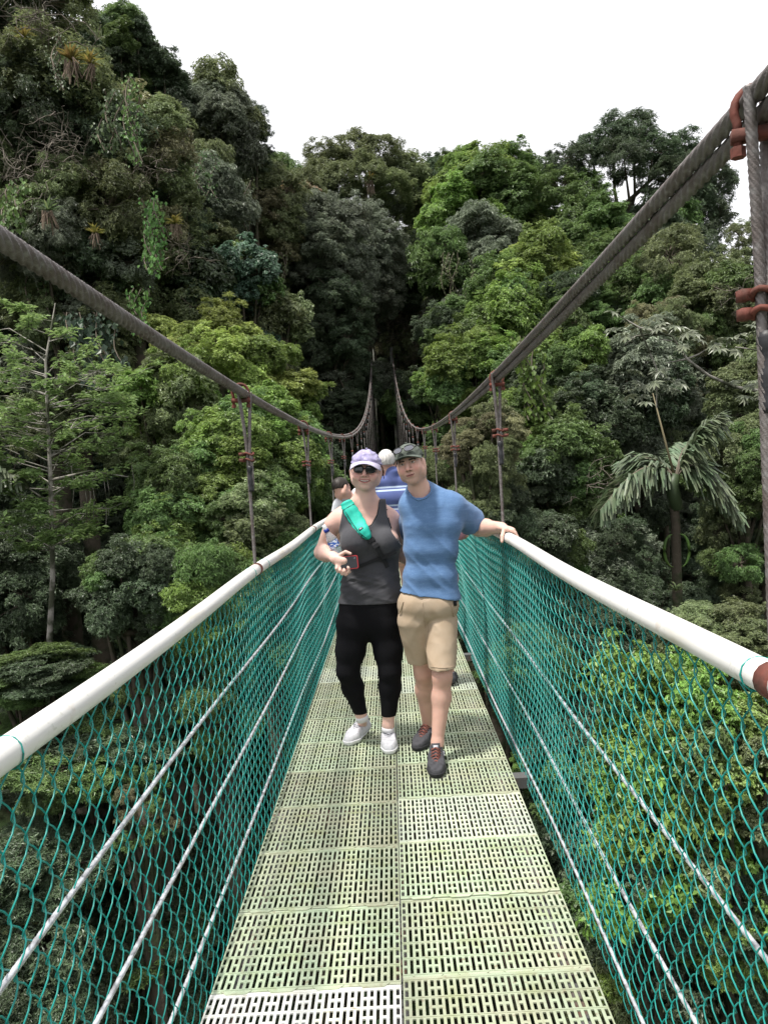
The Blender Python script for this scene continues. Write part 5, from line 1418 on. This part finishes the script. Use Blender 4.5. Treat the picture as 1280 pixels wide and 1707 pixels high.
# --- her things: bottle, telephone, sling bag
M['pet'] = mat('clear_plastic', (0.80, 0.88, 0.95), 0.06, 0.5)
_b = M['pet'].node_tree.nodes['Principled BSDF']; _b.inputs['Transmission Weight'].default_value = 0.75; _b.inputs['IOR'].default_value = 1.18
M['bcap'] = mat('blue_bottle_cap', (0.010, 0.030, 0.26), 0.4, 0.5)
M['blabel'] = mat('blue_white_label', (0.70, 0.76, 0.84), 0.4, 0.4, noise=((0.02, 0.11, 0.50), (60, 60, 110), 0.47, 0.53))
def lathe(mb, a, ax, prof, n=18):
    ax = unit(ax); u = unit(np.cross(ax, npa(0, 1, .1))); v = np.cross(ax, u); th = np.arange(n) / n * 2 * PI
    V = np.array([a + ax * h + r * (np.cos(th)[:, None] * u + np.sin(th)[:, None] * v) for h, r in prof]); mb.grid(V, close=True)
def bottle():
    top = WPT(541, 879, -.075); bot = WPT(574, 938, -.06); ax = unit(bot - top); L = .215
    t = empty('water_bottle', top + ax * L); tag(t, 'small water bottle with dark blue cap tucked under the arm', 'bottle'); org = top + ax * L
    mb = MB(); lathe(mb, top, ax, [(.0, .0001), (.012, .0135), (.034, .0135), (.045, .017), (.075, .030), (.085, .0315), (.13, .0315), (.135, .029), (.14, .0315), (.20, .0315), (.213, .026), (.215, .0001)]); mb.build('bottle_body', M['pet'], t).location = tuple(-org)
    mb = MB(); lathe(mb, top, ax, [(.012, .0001), (.012, .0155), (.033, .0155), (.033, .013)]); mb.build('bottle_cap', M['bcap'], t).location = tuple(-org)
    mb = MB(); lathe(mb, top - ax * .014, ax, [(0, .0001), (.0, .010), (.012, .0125), (.026, .0125)]); mb.build('sports_cap', M['sole_w'], t).location = tuple(-org)
    mb = MB(); lathe(mb, top, ax, [(.088, .0322), (.128, .0322)]); mb.build('bottle_label', M['blabel'], t).location = tuple(-org)
bottle()
def phone():
    c = WPT(580, 938, -.186); org = c
    t = empty('phone', c); tag(t, 'smartphone in a red case held against the grey tank top', 'phone')
    x = unit(npa(1, .12, .03)); n = unit(npa(-.12, -1, .12)); z = unit(np.cross(x, -n)); x = np.cross(-n, z) * -1; x = unit(np.cross(z, -n)) ; 
    if x[0] < 0: x = -x
    Rm = np.stack([x, n, z], 1)
    def slab(hw, hh, th, rad, y0):
        out = []
        for cx, cz, a0 in ((hw - rad, hh - rad, 0), (-hw + rad, hh - rad, 90), (-hw + rad, -hh + rad, 180), (hw - rad, -hh + rad, 270)):
            for k in range(5): a = math.radians(a0 + k * 22.5); out.append((cx + rad * math.cos(a), cz + rad * math.sin(a)))
        m = len(out); v = [(a, y0, b) for a, b in out] + [(a, y0 + th, b) for a, b in out]; v = np.array(v) @ Rm.T; mb = MB()
        mb.add(np.vstack([v, (Rm @ npa(0, y0, 0))[None], (Rm @ npa(0, y0 + th, 0))[None]]), [[i, (i + 1) % m, m + (i + 1) % m, m + i] for i in range(m)], [[2 * m, (i + 1) % m, i] for i in range(m)] + [[2 * m + 1, m + i, m + (i + 1) % m] for i in range(m)]); return mb
    slab(.058, .0375, .011, .010, -.0055).build('phone_case', M['redcase'], t, smooth=False)
    slab(.0535, .0325, .002, .007, .0048).build('phone_back', M['glassb'], t, smooth=False)
    mb = MB(); mb.ball(Rm @ npa(.042, .0068, .020), (.005, .005, .005), 8, 6); mb.build('camera_lens', M['lensg'], t)
phone()

def surf_snap(pts, meshes, org, push):
    """rest a path on the front of the body"""
    VV = np.vstack([np.array([v.co[:] for v in m.data.vertices]) + org for m in meshes]); out = []
    for q in pts:
        d = (VV[:, 0] - q[0]) ** 2 + (VV[:, 2] - q[2]) ** 2; i = d < .011 ** 2; i &= VV[:, 1] < 4.62
        y = VV[i, 1].min() if i.any() else q[1]; out.append((q[0], y - push, q[2]))
    return np.array(out)
def bag():
    tk = [c for c in WOMAN.children if c.name.startswith('tank')][0]
    path = [(575, 836), (579, 844), (588, 858), (598, 873), (608, 886), (617, 897)]
    wid = [.036, .040, .043, .042, .034, .018]
    t = empty('sling_bag', WPT(600, 875, -.1)); org = np.array(t.location); tag(t, 'turquoise sling bag worn across the chest of the grey tank top', 'bag')
    p = np.array([WPT(a, b, -.1) for a, b in path]); u = np.linspace(0, 5, 22); pts = np.stack([np.interp(u, range(6), p[:, k]) for k in range(3)], 1); ww = np.interp(u, range(6), wid)
    pts = surf_snap(pts, [WOMAN, tk], WORG, .010)
    for _ in range(3): pts[1:-1, 1] = (pts[:-2, 1] + pts[1:-1, 1] * 2 + pts[2:, 1]) / 4
    tg = np.gradient(pts, axis=0); tg /= np.linalg.norm(tg, axis=1)[:, None]; nn = npa(0, -1, .25); sd = np.cross(tg, nn); sd /= np.linalg.norm(sd, axis=1)[:, None]
    th = np.arange(16) / 16 * 2 * PI; V = []
    for i in range(len(pts)):
        k = 1 if 0 < i < 21 else .55
        wr_ = 1 + .05 * math.sin(i * 2.1)
        V.append(pts[i] + sd[i] * (np.sign(np.cos(th)) * np.abs(np.cos(th)) ** .7 * ww[i] * k * wr_)[:, None] + nn * (np.sin(th) * (.017 + .003 * math.sin(i * 1.3)) * k)[:, None])
    mb = MB(); mb.grid(np.array(V), close=True); n = 16; e0 = len(V) - 1
    mb.add(np.vstack([V[0], pts[0]]), None, [[j, (j + 1) % n, n] for j in range(n)]); mb.add(np.vstack([V[-1], pts[-1]]), None, [[(j + 1) % n, j, n] for j in range(n)])
    b = mb.build('pouch', M['teal'], t); b.location = tuple(-org)
    # zip line, label, buckle, straps
    mb = MB(); mb.tube(pts[6:21] + nn * .014 + sd[6:21] * (ww[6:21] * .72)[:, None], .0022, 5); mb.build('zip', M['web'], t).location = tuple(-org)
    mb = MB(); mb.tube(np.array([pts[5] - sd[5] * ww[5] * .95 + nn * .012, pts[5] + nn * .019, pts[5] + sd[5] * ww[5] * .95 + nn * .012]), .0018, 5); mb.build('seam', M['web'], t).location = tuple(-org)
    c = pts[15] + nn * .0185 + sd[15] * .008; Rm = np.stack([unit(sd[15] * .95 - tg[15] * .0), unit(tg[15]), unit(nn)], 1)
    mb = MB(); mb.box(c, (.013, .0075, .0018), Rm); lb = mb.build('bag_label', M['frame'], t); lb.location = tuple(-org)
    mb = MB(); mb.box(c + unit(nn) * .0020, (.0092, .0042, .0006), Rm); mb.build('label_print', M['patch_l'], lb)
    def strap(path, w, name, dy=-.1, push=.004):
        q = np.array([WPT(a, b, dy) for a, b in path]); u = np.linspace(0, len(q) - 1, 18); s = np.stack([np.interp(u, range(len(q)), q[:, k]) for k in range(3)], 1)
        s = surf_snap(s, [WOMAN, tk], WORG, push); s[1:-1, 1] = (s[:-2, 1] + s[1:-1, 1] * 2 + s[2:, 1]) / 4
        g = np.gradient(s, axis=0); g /= np.linalg.norm(g, axis=1)[:, None]; d = np.cross(g, npa(0, -1, 0)); d /= np.linalg.norm(d, axis=1)[:, None]
        shell(np.stack([s - d * w, s, s + d * w], 1), M['web'], name, t, org, .003)
    strap([(616, 895), (624, 906), (632, 918), (640, 932), (646, 946)], .013, 'strap')
    strap([(598, 944), (612, 939), (626, 933), (640, 928), (660, 918)], .010, 'waist_strap')
    for (a, b) in ((620, 899), (627, 908)):
        q = surf_snap(np.array([WPT(a, b, -.1)]), [WOMAN, tk], WORG, .010)[0]; mb = MB(); mb.box(q, (.017, .006, .011), np.stack([unit(npa(1, 0, .6)), npa(0, 1, 0), unit(npa(-.6, 0, 1))], 1)); mb.build('buckle', M['sole_d'], t, smooth=False).location = tuple(-org)
bag()

# ------------------------------------------------------------------ the man
def man():
    YB = 4.30
    N = lambda px, py, dy=0.0: P(px, py, YB + dy)
    org = G(712, 1285)
    hc = N(685, 775, -.05); R = head_frame(-.20, -.25, .0); s, w = .93, 1.0
    hp, hs, L = head_prims(hc, R, s, w)
    torso = [Cone(N(698, 1010), N(732, 1010), .090, .090, .05), Cone(N(700, 960), N(735, 960), .083, .083, .06), Cone(N(701, 915), N(736, 915), .084, .084, .06), Cone(N(699, 875), N(742, 875), .083, .083, .06), Cone(N(686, 846), N(752, 850), .054, .054, .05)]
    neck = [Cone(N(706, 838, .02), N(694, 800, -.02), .060, .054, .03), Cone(N(708, 816, .04), N(752, 843, .03), .042, .046, .05), Cone(N(694, 816, .05), N(684, 838, .04), .042, .044, .05)]
    sh, el = N(755, 846, .02), N(799, 880, .17)
    yh = 4.13; rl = rail_pt(1, np.array([yh]))[0]
    pal = rl + npa(-.004, 0, .046); wr = pal + unit(el - pal) * .062 + npa(0, 0, .008)
    armA = [Cone(sh, el, .056, .046, .03), Cone(el, el + (wr - el) * .3, .046, .046, .03), Cone(el + (wr - el) * .3, wr, .046, .029, .03)]
    sh2, el2, wr2 = N(693, 853, .05), N(678, 892, .33), N(640, 925, .46)
    armB = [Cone(sh2, el2, .056, .045, .03), Cone(el2, wr2, .045, .030, .03)]
    hpr = []; fing = []
    for i in range(4):
        yy = yh + .030 - .021 * i; c0 = rail_pt(1, np.array([yy]))[0]; rr = .0435
        ang = [75, 40, 5, -32, -58][: 5 if i in (1, 2) else 4]
        fing.append(([c0 + npa(rr * math.cos(math.radians(a)), -.006 * k, rr * math.sin(math.radians(a))) for k, a in enumerate(ang)], .0098 - .0005 * abs(i - 1.5)))
    c0 = rail_pt(1, np.array([yh - .05]))[0]
    thumb = ([pal + npa(-.020, -.012, -.004), c0 + npa(-.040, .006, .014), c0 + npa(-.043, -.008, -.014)], .0108)
    hand(hpr, wr, pal, npa(1, 0, -.25), npa(0.1, 0, 1), fing, thumb)
    pal2 = wr2 + unit(wr2 - el2) * .06
    f2 = [([pal2 + npa(-.02, 0, .03 - .02 * i), pal2 + npa(-.06, 0, .026 - .021 * i), pal2 + npa(-.088, -.012, .02 - .021 * i)], .009) for i in range(4)]
    hand(hpr, wr2, pal2, npa(-1, 0, -.2), npa(0, 1, 0), f2, ([pal2 + npa(.01, 0, .03), pal2 + npa(-.03, 0, .055)], .0095))
    anF, anB = N(729, 1238, -.13), N(714, 1212, .22)
    kF, kB = N(737, 1128, -.10), N(706, 1122, .07)
    legs = [Cone(N(735, 1035), kF, .080, .051, .03), Cone(kF, kF + (anF - kF) * .33 + npa(.006, .02, 0), .050, .051, .03), Cone(kF + (anF - kF) * .33 + npa(.006, .02, 0), anF, .051, .032, .03),
            Cone(N(694, 1035), kB, .080, .051, .03), Cone(kB, kB + (anB - kB) * .33 + npa(-.004, .02, 0), .050, .050, .03), Cone(kB + (anB - kB) * .33 + npa(-.004, .02, 0), anB, .050, .032, .03)]
    tF, tB = G(728, 1299), G(693, 1254)
    hF = tF + unit(G(728, 1262) - tF) * .285; hB = tB + unit(npa(anB[0] + .03, anB[1] + .07, 0) - tB) * .285
    feet = [c_ for an_, h_, t_ in ((anF, hF, tF), (anB, hB, tB)) for c_ in (Cone(an_, h_ + (t_ - h_) * .27 + npa(0, 0, .055), .033, .026), Cone(h_ + (t_ - h_) * .27 + npa(0, 0, .045), h_ + (t_ - h_) * .7 + npa(0, 0, .030), .022, .016))]
    f = field_of(torso + neck + hp[:5] + armA + armB + legs + feet, .004)
    for p in hp[5:] + hpr: f.put(p)
    for p in hs: f.put(p, 0, True)
    def extra(V, mixin):
        for k in (kF, kB):
            mixin(.55 * np.exp(-(((V - k) ** 2).sum(1)) / .055 ** 2), npa(.44, .19, .14))
        mixin(.45 * (V[:, 2] < .5) * 1.0, npa(.50, .28, .215))
    V, Q = f.nets()
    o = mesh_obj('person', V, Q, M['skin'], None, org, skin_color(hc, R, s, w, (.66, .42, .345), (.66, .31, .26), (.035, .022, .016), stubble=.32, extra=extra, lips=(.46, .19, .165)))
    ln = lambda fu, x0, x1, n=9: [(x, fu(x)) for x in np.linspace(x0, x1, n)]
    face_lines(hc, R, s, w, V, o, org, [('mouth', M['mouth'], .0016, ln(lambda x: -.0622 + 4.5 * x * x + .06 * x, -.026, .027), .0006), ('lip', M['lip_m'], .0026, ln(lambda x: -.0586 + 3.0 * x * x + .05 * x, -.021, .022), .0004),
        ('lip', M['lip_m'], .0034, ln(lambda x: -.0678 + 6 * x * x + .05 * x, -.018, .019), .0004),
        ('eyebrow', M['hair_d'], .0034, ln(lambda x: .0265 + .12 * (x - .014) - 4.5 * (x - .014) ** 2, .012, .052), .0002), ('eyebrow', M['hair_d'], .0034, ln(lambda x: .0265 + .12 * (-x - .014) - 4.5 * (-x - .014) ** 2, -.052, -.012), .0002)])
    tag(o, 'person in olive cap, blue tee and khaki shorts resting a hand on the white rail', 'person')
    # tee
    sl = el + (sh - el) * .33
    tee = torso[1:] + [Cone(N(694, 1000), N(737, 1000), .092, .092, .05), Cone(sh, sl, .064, .070, .03), Cone(sh2, el2 + (sh2 - el2) * .15, .062, .066, .03), Cone(N(690, 842, .02), N(744, 843, .02), .046, .046, .05), Cone(N(706, 842, .02), N(702, 828, .0), .060, .056, .03), Cone(N(708, 817, .04), N(752, 843, .03), .043, .048, .05), Cone(N(694, 818, .05), N(686, 840, .04), .043, .045, .05)]
    f = field_of(tee, .004, inflate=.013); X, Y, Z = f.coords()
    e1, e2 = N(650, 988, -.1), N(772, 1003, -.1)
    f.keep((e1[2] + (X - e1[0]) * (e2[2] - e1[2]) / (e2[0] - e1[0])) - Z + 0 * Y)
    ax = unit(el - sh); f.keep(np.where(X + 0 * Y + 0 * Z > sh[0] + .04, (X - sl[0]) * ax[0] + (Y - sl[1]) * ax[1] + (Z - sl[2]) * ax[2] - .012, -1))
    nk = N(699, 812, -.01); f.put(Cone(N(699, 817, -.018), N(686, 785, -.07), .0640, .080, .004), 0, True)
    z0, z1 = N(710, 1000)[2], N(710, 850)[2]; x0 = N(668, 900)[0]; sx, sz = sh[0], sh[2]
    def rip(x, y, z):
        u = (z - z0) / (z1 - z0); lo = np.clip(1 - u, 0, 1)
        p = (x - x0) * .60 + (z - z0) * .80; q = (x - x0) * .80 - (z - z0) * .60
        a = -.0048 * np.clip(1.15 - u, 0, 1) * ridges(p * 17 + .5 * np.sin(q * 7), y * 4, q * 2.2)
        b = -.0032 * ridges(np.hypot(x - sx, z - sz) * 9 + 3, y * 6, np.arctan2(z - sz, x - sx) * 2.2) * np.exp(-((x - sx) ** 2 + (z - sz) ** 2) / .16 ** 2) * np.clip((np.hypot(x - sx, z - sz) - .055) / .05, 0, 1)
        c = -.0016 * ridges(x * 8 + 11, y * 7, z * 17) * np.clip(u - .5, 0, .6)
        d = -.0010 * ridges(x * 23, y * 12, z * 21 + 5)
        return a + b + c + d
    f.ripple(rip)
    V, Q = f.nets(); te = mesh_obj('t_shirt', V, Q, M['tee'], o, org)
    mb = MB()
    for k in range(1):
        pth = np.array([N(a, b, -.05) for a, b in ((680, 818), (686, 828), (697, 834), (710, 830), (719, 820))]); u = np.linspace(0, 4, 22); pts = np.stack([np.interp(u, range(5), pth[:, j]) for j in range(3)], 1)
        for q in pts:
            d2 = (V[:, 0] - q[0]) ** 2 + (V[:, 2] - q[2]) ** 2; i = np.argsort(d2)[:50]; i = i[V[i, 1] < YB + .03]
            if len(i): q[1] = V[i, 1].min() + .002
        mb.tube(pts, .0060, 6)
    mb.build('collar', M['tee'], te).location = tuple(-org)
    # shorts
    hemF, hemB = N(737, 1115, -.10), N(704, 1115, .07)
    sp = [Cone(N(694, 1008), N(733, 1008), .090, .090, .05), Cone(N(690, 1035), hemB, .076, .058, .02), Cone(N(735, 1035), hemF, .076, .060, .008)]
    f = field_of(sp, .004, inflate=.0175); X, Y, Z = f.coords()
    f.keep(np.maximum(N(720, 1113, -.08)[2] - Z + 0 * X + 0 * Y, Z - N(700, 985)[2] + 0 * X + 0 * Y))
    cr = N(712, 1048, -.1)
    def rip2(x, y, z):
        dn = np.clip((cr[2] - z) / .12, 0, 1); sg = np.where(x > cr[0], 1, -1)
        p = (x - cr[0]) * sg * .75 + (z - cr[2]) * .65; q = (x - cr[0]) * sg * .65 - (z - cr[2]) * .75
        a = -.0034 * ridges(p * 15 + 2, y * 5, q * 4) * np.exp(-(np.hypot(x - cr[0], z - cr[2]) / .16) ** 2)
        b = -.0032 * dn * ridges(x * 13 + z * 6, y * 6, z * 5 + x * 4)
        return a + b - .0008 * ridges(x * 20, y * 11, z * 22)
    f.ripple(rip2)
    V, Q = f.nets(); st = mesh_obj('shorts', V, Q, M['khaki'], o, org)
    def snap(path, r, name, m, dz=.001):
        pth = np.array([N(a, b, -.1) for a, b in path]); u = np.linspace(0, len(pth) - 1, 20); pts = np.stack([np.interp(u, range(len(pth)), pth[:, j]) for j in range(3)], 1); ok = []
        for q in pts:
            d2 = (V[:, 0] - q[0]) ** 2 + (V[:, 2] - q[2]) ** 2; i = d2 < .007 ** 2; i &= V[:, 1] < YB + .03
            if i.any(): ok.append((q[0], V[i, 1].min() - dz + r * .6, q[2]))
        if len(ok) > 2:
            mb = MB(); mb.tube(np.array(ok), r, 5); mb.build(name, m, st).location = tuple(-org)
    snap([(704, 1004), (706, 1025), (710, 1046)], .0022, 'fly_seam', M['khaki']); snap([(752, 1006), (755, 1018), (758, 1030)], .003, 'pocket_edge', M['khaki'])
    snap([(716, 1107), (735, 1108), (757, 1107)], .0015, 'hem_seam', M['khaki']); snap([(672, 1004), (668, 1018), (665, 1026)], .003, 'pocket_edge', M['khaki'])
    mb = MB(); c = N(757, 1004, -.03); mb.box(c, (.010, .05, .012)); mb.build('belt', M['web'], o).location = tuple(-org)
    for H_, T_ in ((hF, tF), (hB, tB)):
        sh_ = shoe(H_, T_, 1.02, o, org, M['shoe_d'], M['sole_d'], M['lace_r'], M['patch_l'], 'charcoal hiking shoe with rust laces', h=.085)
        a = unit((T_ - H_) * npa(1, 1, 0)); sd = npa(-a[1], a[0], 0); mb = MB(); c = H_ + (T_ - H_) * .38 + npa(0, 0, .055) + sd * .0405
        if sd[0] < 0: c = H_ + (T_ - H_) * .38 + npa(0, 0, .055) - sd * .0405
        mb.box(c, (.028, .0045, .016), np.stack([a, sd, npa(0, 0, 1)], 1)); mb.build('side_panel', M['patch_l'], sh_).location = tuple(-org)
    # hair, cap
    f = field_of([Ell(hc + R @ (npa(0, .026, -.012) * s), npa(.0785, .090, .097) * s, R, .01)], .004)
    X, Y, Z = f.coords(); U = ((X - hc[0]) * R[0, 1] + (Y - hc[1]) * R[1, 1] + (Z - hc[2]) * R[2, 1]) / s; Fw = ((X - hc[0]) * R[0, 2] + (Y - hc[1]) * R[1, 2] + (Z - hc[2]) * R[2, 2]) / s
    f.keep(np.maximum(Fw - .020 - .5 * np.maximum(0, U - .02), np.maximum(-.012 + .2 * Fw - U, U - .06)))
    V, Q = f.nets(); mesh_obj('hair', V, Q, M['hair_d'], o, org)
    eyes(hc, R, s, w, o, org, .42)
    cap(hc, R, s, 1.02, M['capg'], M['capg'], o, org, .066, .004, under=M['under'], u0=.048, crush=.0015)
    g = spectacles(hc, R, s, w, .094, .106, .029, .0195, .034, M['frame'], M['lensg'], None, hc, 'sunglasses', tilt=.55, wrap=.45, thick=.003, top=-.03)
    g.location = tuple(hc); tag(g, 'dark wraparound sunglasses pushed up on the olive cap', 'sunglasses')
    return o
MAN = man()

# ------------------------------------------------------------------ people farther along the deck
def bystander(x, y, H, facing, shirt, bottom, hair, label, arm_r=None, arm_l=None, head=None, headR=None, lean=0.0, bald=False):
    k = H / 1.75; org = npa(x, y, 0); fy = facing
    B = lambda dx, dy, z: npa(x + dx * k, y + dy * k * 1.0 + lean * max(0, z - .9), z * k)
    hc = B(0, .02 * fy, 1.64) if head is None else head; R = head_frame(0.0, 0.0, -.1, facing=fy) if headR is None else headR; s = k * .97
    hp, hs, L = head_prims(hc, R, s, 1.0)
    torso = [Cone(B(-.08, 0, .95), B(.08, 0, .95), .105 * k, .105 * k, .05), Cone(B(-.075, 0, 1.10), B(.075, 0, 1.10), .10 * k, .10 * k, .06), Cone(B(-.10, 0, 1.28), B(.10, 0, 1.28), .095 * k, .095 * k, .06), Cone(B(-.15, 0, 1.42), B(.15, 0, 1.42), .055 * k, .055 * k, .05)]
    neck = [Cone(B(0, 0, 1.44), hc - npa(0, 0, .05), .058 * k, .052 * k, .03)]
    pr = torso + neck; arms = []; hpr = []
    for sg, tgt in ((-1, arm_l), (1, arm_r)):
        sh = B(sg * .19, 0, 1.40)
        if tgt is None: el, wr = B(sg * .25, -.02, 1.12), B(sg * .24, .08 * fy, .88)
        else: el, wr = tgt
        arms += [Cone(sh, el, .052 * k, .043 * k, .03), Cone(el, wr, .043 * k, .028 * k, .03)]
        dr = unit(wr - el); pal = wr + dr * .06; nn_ = unit(np.cross(dr, npa(0, 1, .3)))
        fg = [([pal + npa(0, .022 - .016 * i, 0) + dr * .02, pal + npa(0, .024 - .018 * i, 0) + dr * .065, pal + npa(0, .022 - .017 * i, -.02) + dr * .085], .0085) for i in range(4)]
        hand(hpr, wr, pal, dr, nn_, fg, ([pal + npa(0, -.03, 0), pal + npa(0, -.045, 0) + dr * .035], .009))
    legs = []; shoes = []
    for sg in (-1, 1):
        a = B(sg * .10, 0, .08); kn = B(sg * .105, -.0, .49)
        legs += [Cone(B(sg * .095, 0, .92), kn, .09 * k, .056 * k, .03), Cone(kn, a, .056 * k, .036 * k, .03), Cone(a, npa(a[0], a[1] + fy * .12, .04), .036, .03)]
        shoes.append((npa(a[0], a[1] - fy * .07, 0), npa(a[0] + sg * .02, a[1] + fy * .20, 0)))
    f = field_of(pr + hp[:5] + arms + legs, .006)
    for p in hp[5:] + hpr: f.put(p)
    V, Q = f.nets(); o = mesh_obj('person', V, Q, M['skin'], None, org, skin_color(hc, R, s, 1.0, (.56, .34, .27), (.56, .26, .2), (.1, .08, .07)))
    tag(o, label, 'person')
    f = field_of(torso + [Cone(B(-.1, 0, .92), B(.1, 0, .92), .10 * k, .10 * k, .05)] + [Cone(arms[i].a, arms[i].a + (arms[i].b - arms[i].a) * .72, .062 * k, .062 * k, .03) for i in (0, 2)] + [Cone(B(0, 0, 1.44), B(0, 0, 1.50), .062 * k, .058 * k, .02)], .006, inflate=.012)
    X, Y, Z = f.coords(); f.keep(B(0, 0, .86)[2] - Z + 0 * X + 0 * Y)
    f.ripple(lambda a, b, c: -.004 * ridges(a * 9 + c * 4, b * 8, c * 9))
    V, Q = f.nets(); mesh_obj('shirt', V, Q, shirt, o, org)
    f = field_of(legs[0:1] + legs[3:4] + torso[:1], .006, inflate=.018); X, Y, Z = f.coords(); f.keep(np.maximum(B(0, 0, .52)[2] - Z + 0 * X + 0 * Y, Z - B(0, 0, .98)[2] + 0 * X + 0 * Y))
    V, Q = f.nets(); mesh_obj('shorts', V, Q, bottom, o, org)
    for h_, t_ in shoes: shoe(h_, t_, 1.0, o, org, M['shoe_d'], M['sole_d'], M['lace_g'], M['patch_l'])
    f = field_of([Ell(hc + R @ (npa(0, .028, -.014) * s), npa(.081, .094, .098) * s, R, .01)], .004); X, Y, Z = f.coords()
    U = ((X - hc[0]) * R[0, 1] + (Y - hc[1]) * R[1, 1] + (Z - hc[2]) * R[2, 1]) / s; Fw = ((X - hc[0]) * R[0, 2] + (Y - hc[1]) * R[1, 2] + (Z - hc[2]) * R[2, 2]) / s
    f.keep(np.minimum(np.maximum(Fw - .03, -.012 + .2 * Fw - U), .055 - U)); f.ripple(lambda a, b, c: .0012 * np.sin(a * 190 + 2 * np.sin(c * 60)) * np.sin(c * 45 + a * 30))
    V, Q = f.nets(); mesh_obj('hair', V, Q, hair, o, org)
    return o

def striped(name, base, stripe, z_list, hw):
    m = mat(name, base, .85, .2, noise=(tuple(c * .85 for c in base), 9, .4, .65)); n = m.node_tree.nodes; l = m.node_tree.links; b = n['Principled BSDF']
    src = b.inputs['Base Color'].links[0].from_socket; tcn = n.new('ShaderNodeTexCoord'); sx = n.new('ShaderNodeSeparateXYZ'); l.new(tcn.outputs['Object'], sx.inputs[0]); acc = None
    for zz in z_list:
        c = n.new('ShaderNodeMath'); c.operation = 'COMPARE'; c.inputs[1].default_value = zz; c.inputs[2].default_value = hw; l.new(sx.outputs['Z'], c.inputs[0])
        if acc is None: acc = c.outputs[0]
        else:
            a = n.new('ShaderNodeMath'); a.operation = 'MAXIMUM'; l.new(acc, a.inputs[0]); l.new(c.outputs[0], a.inputs[1]); acc = a.outputs[0]
    x = n.new('ShaderNodeMixRGB'); x.inputs['Color2'].default_value = (*stripe, 1); l.new(acc, x.inputs['Fac']); l.new(src, x.inputs['Color1']); l.new(x.outputs['Color'], b.inputs['Base Color'])
    return m
M['polo'] = striped('striped_polo', (0.095, 0.125, 0.30), (0.46, 0.56, 0.70), (1.475, 1.445, 1.30, 1.265, 1.10, 1.065, .93), .008)
M['white_shirt'] = striped('striped_white_shirt', (0.66, 0.68, 0.72), (0.10, 0.11, 0.14), (1.27, 1.20, 1.13, 1.06, 0.99), .010)
M['pink'] = mat('pink_cotton', (0.56, 0.30, 0.38), .85, .2, noise=((0.48, 0.25, 0.32), 12, .4, .65))
M['navy'] = mat('navy_cloth', (0.03, 0.035, 0.06), .8, .2)
c1 = P(644, 771, 7.4)
bystander(c1[0] + .05, 7.38, 1.87, 1, M['polo'], M['khaki'], M['hair_w'], 'white-haired person in a blue polo with pale stripes, seen from behind', head=c1)
c2 = P(569, 815, 7.3)
bystander(c2[0] + .15, 7.42, 1.66, 1, M['white_shirt'], M['navy'], M['hair_d'], 'dark-haired person in a striped white shirt bending toward the left rail', head=c2, headR=head_frame(-.35, .9, -.35, facing=1), lean=-.1)
ry = 5.72; rp2 = rail_pt(1, np.array([ry]))[0]
c3 = P(714, 838, 5.66)
bystander(c3[0], 5.66, 1.50, 1, M['pink'], M['navy'], M['hair_d'], 'short person in a pink shirt with a bare arm on the right rail', arm_r=(npa(c3[0] + .24, 5.64, 1.13), npa(rp2[0] - .09, ry, rp2[2] + .045)), head=c3)
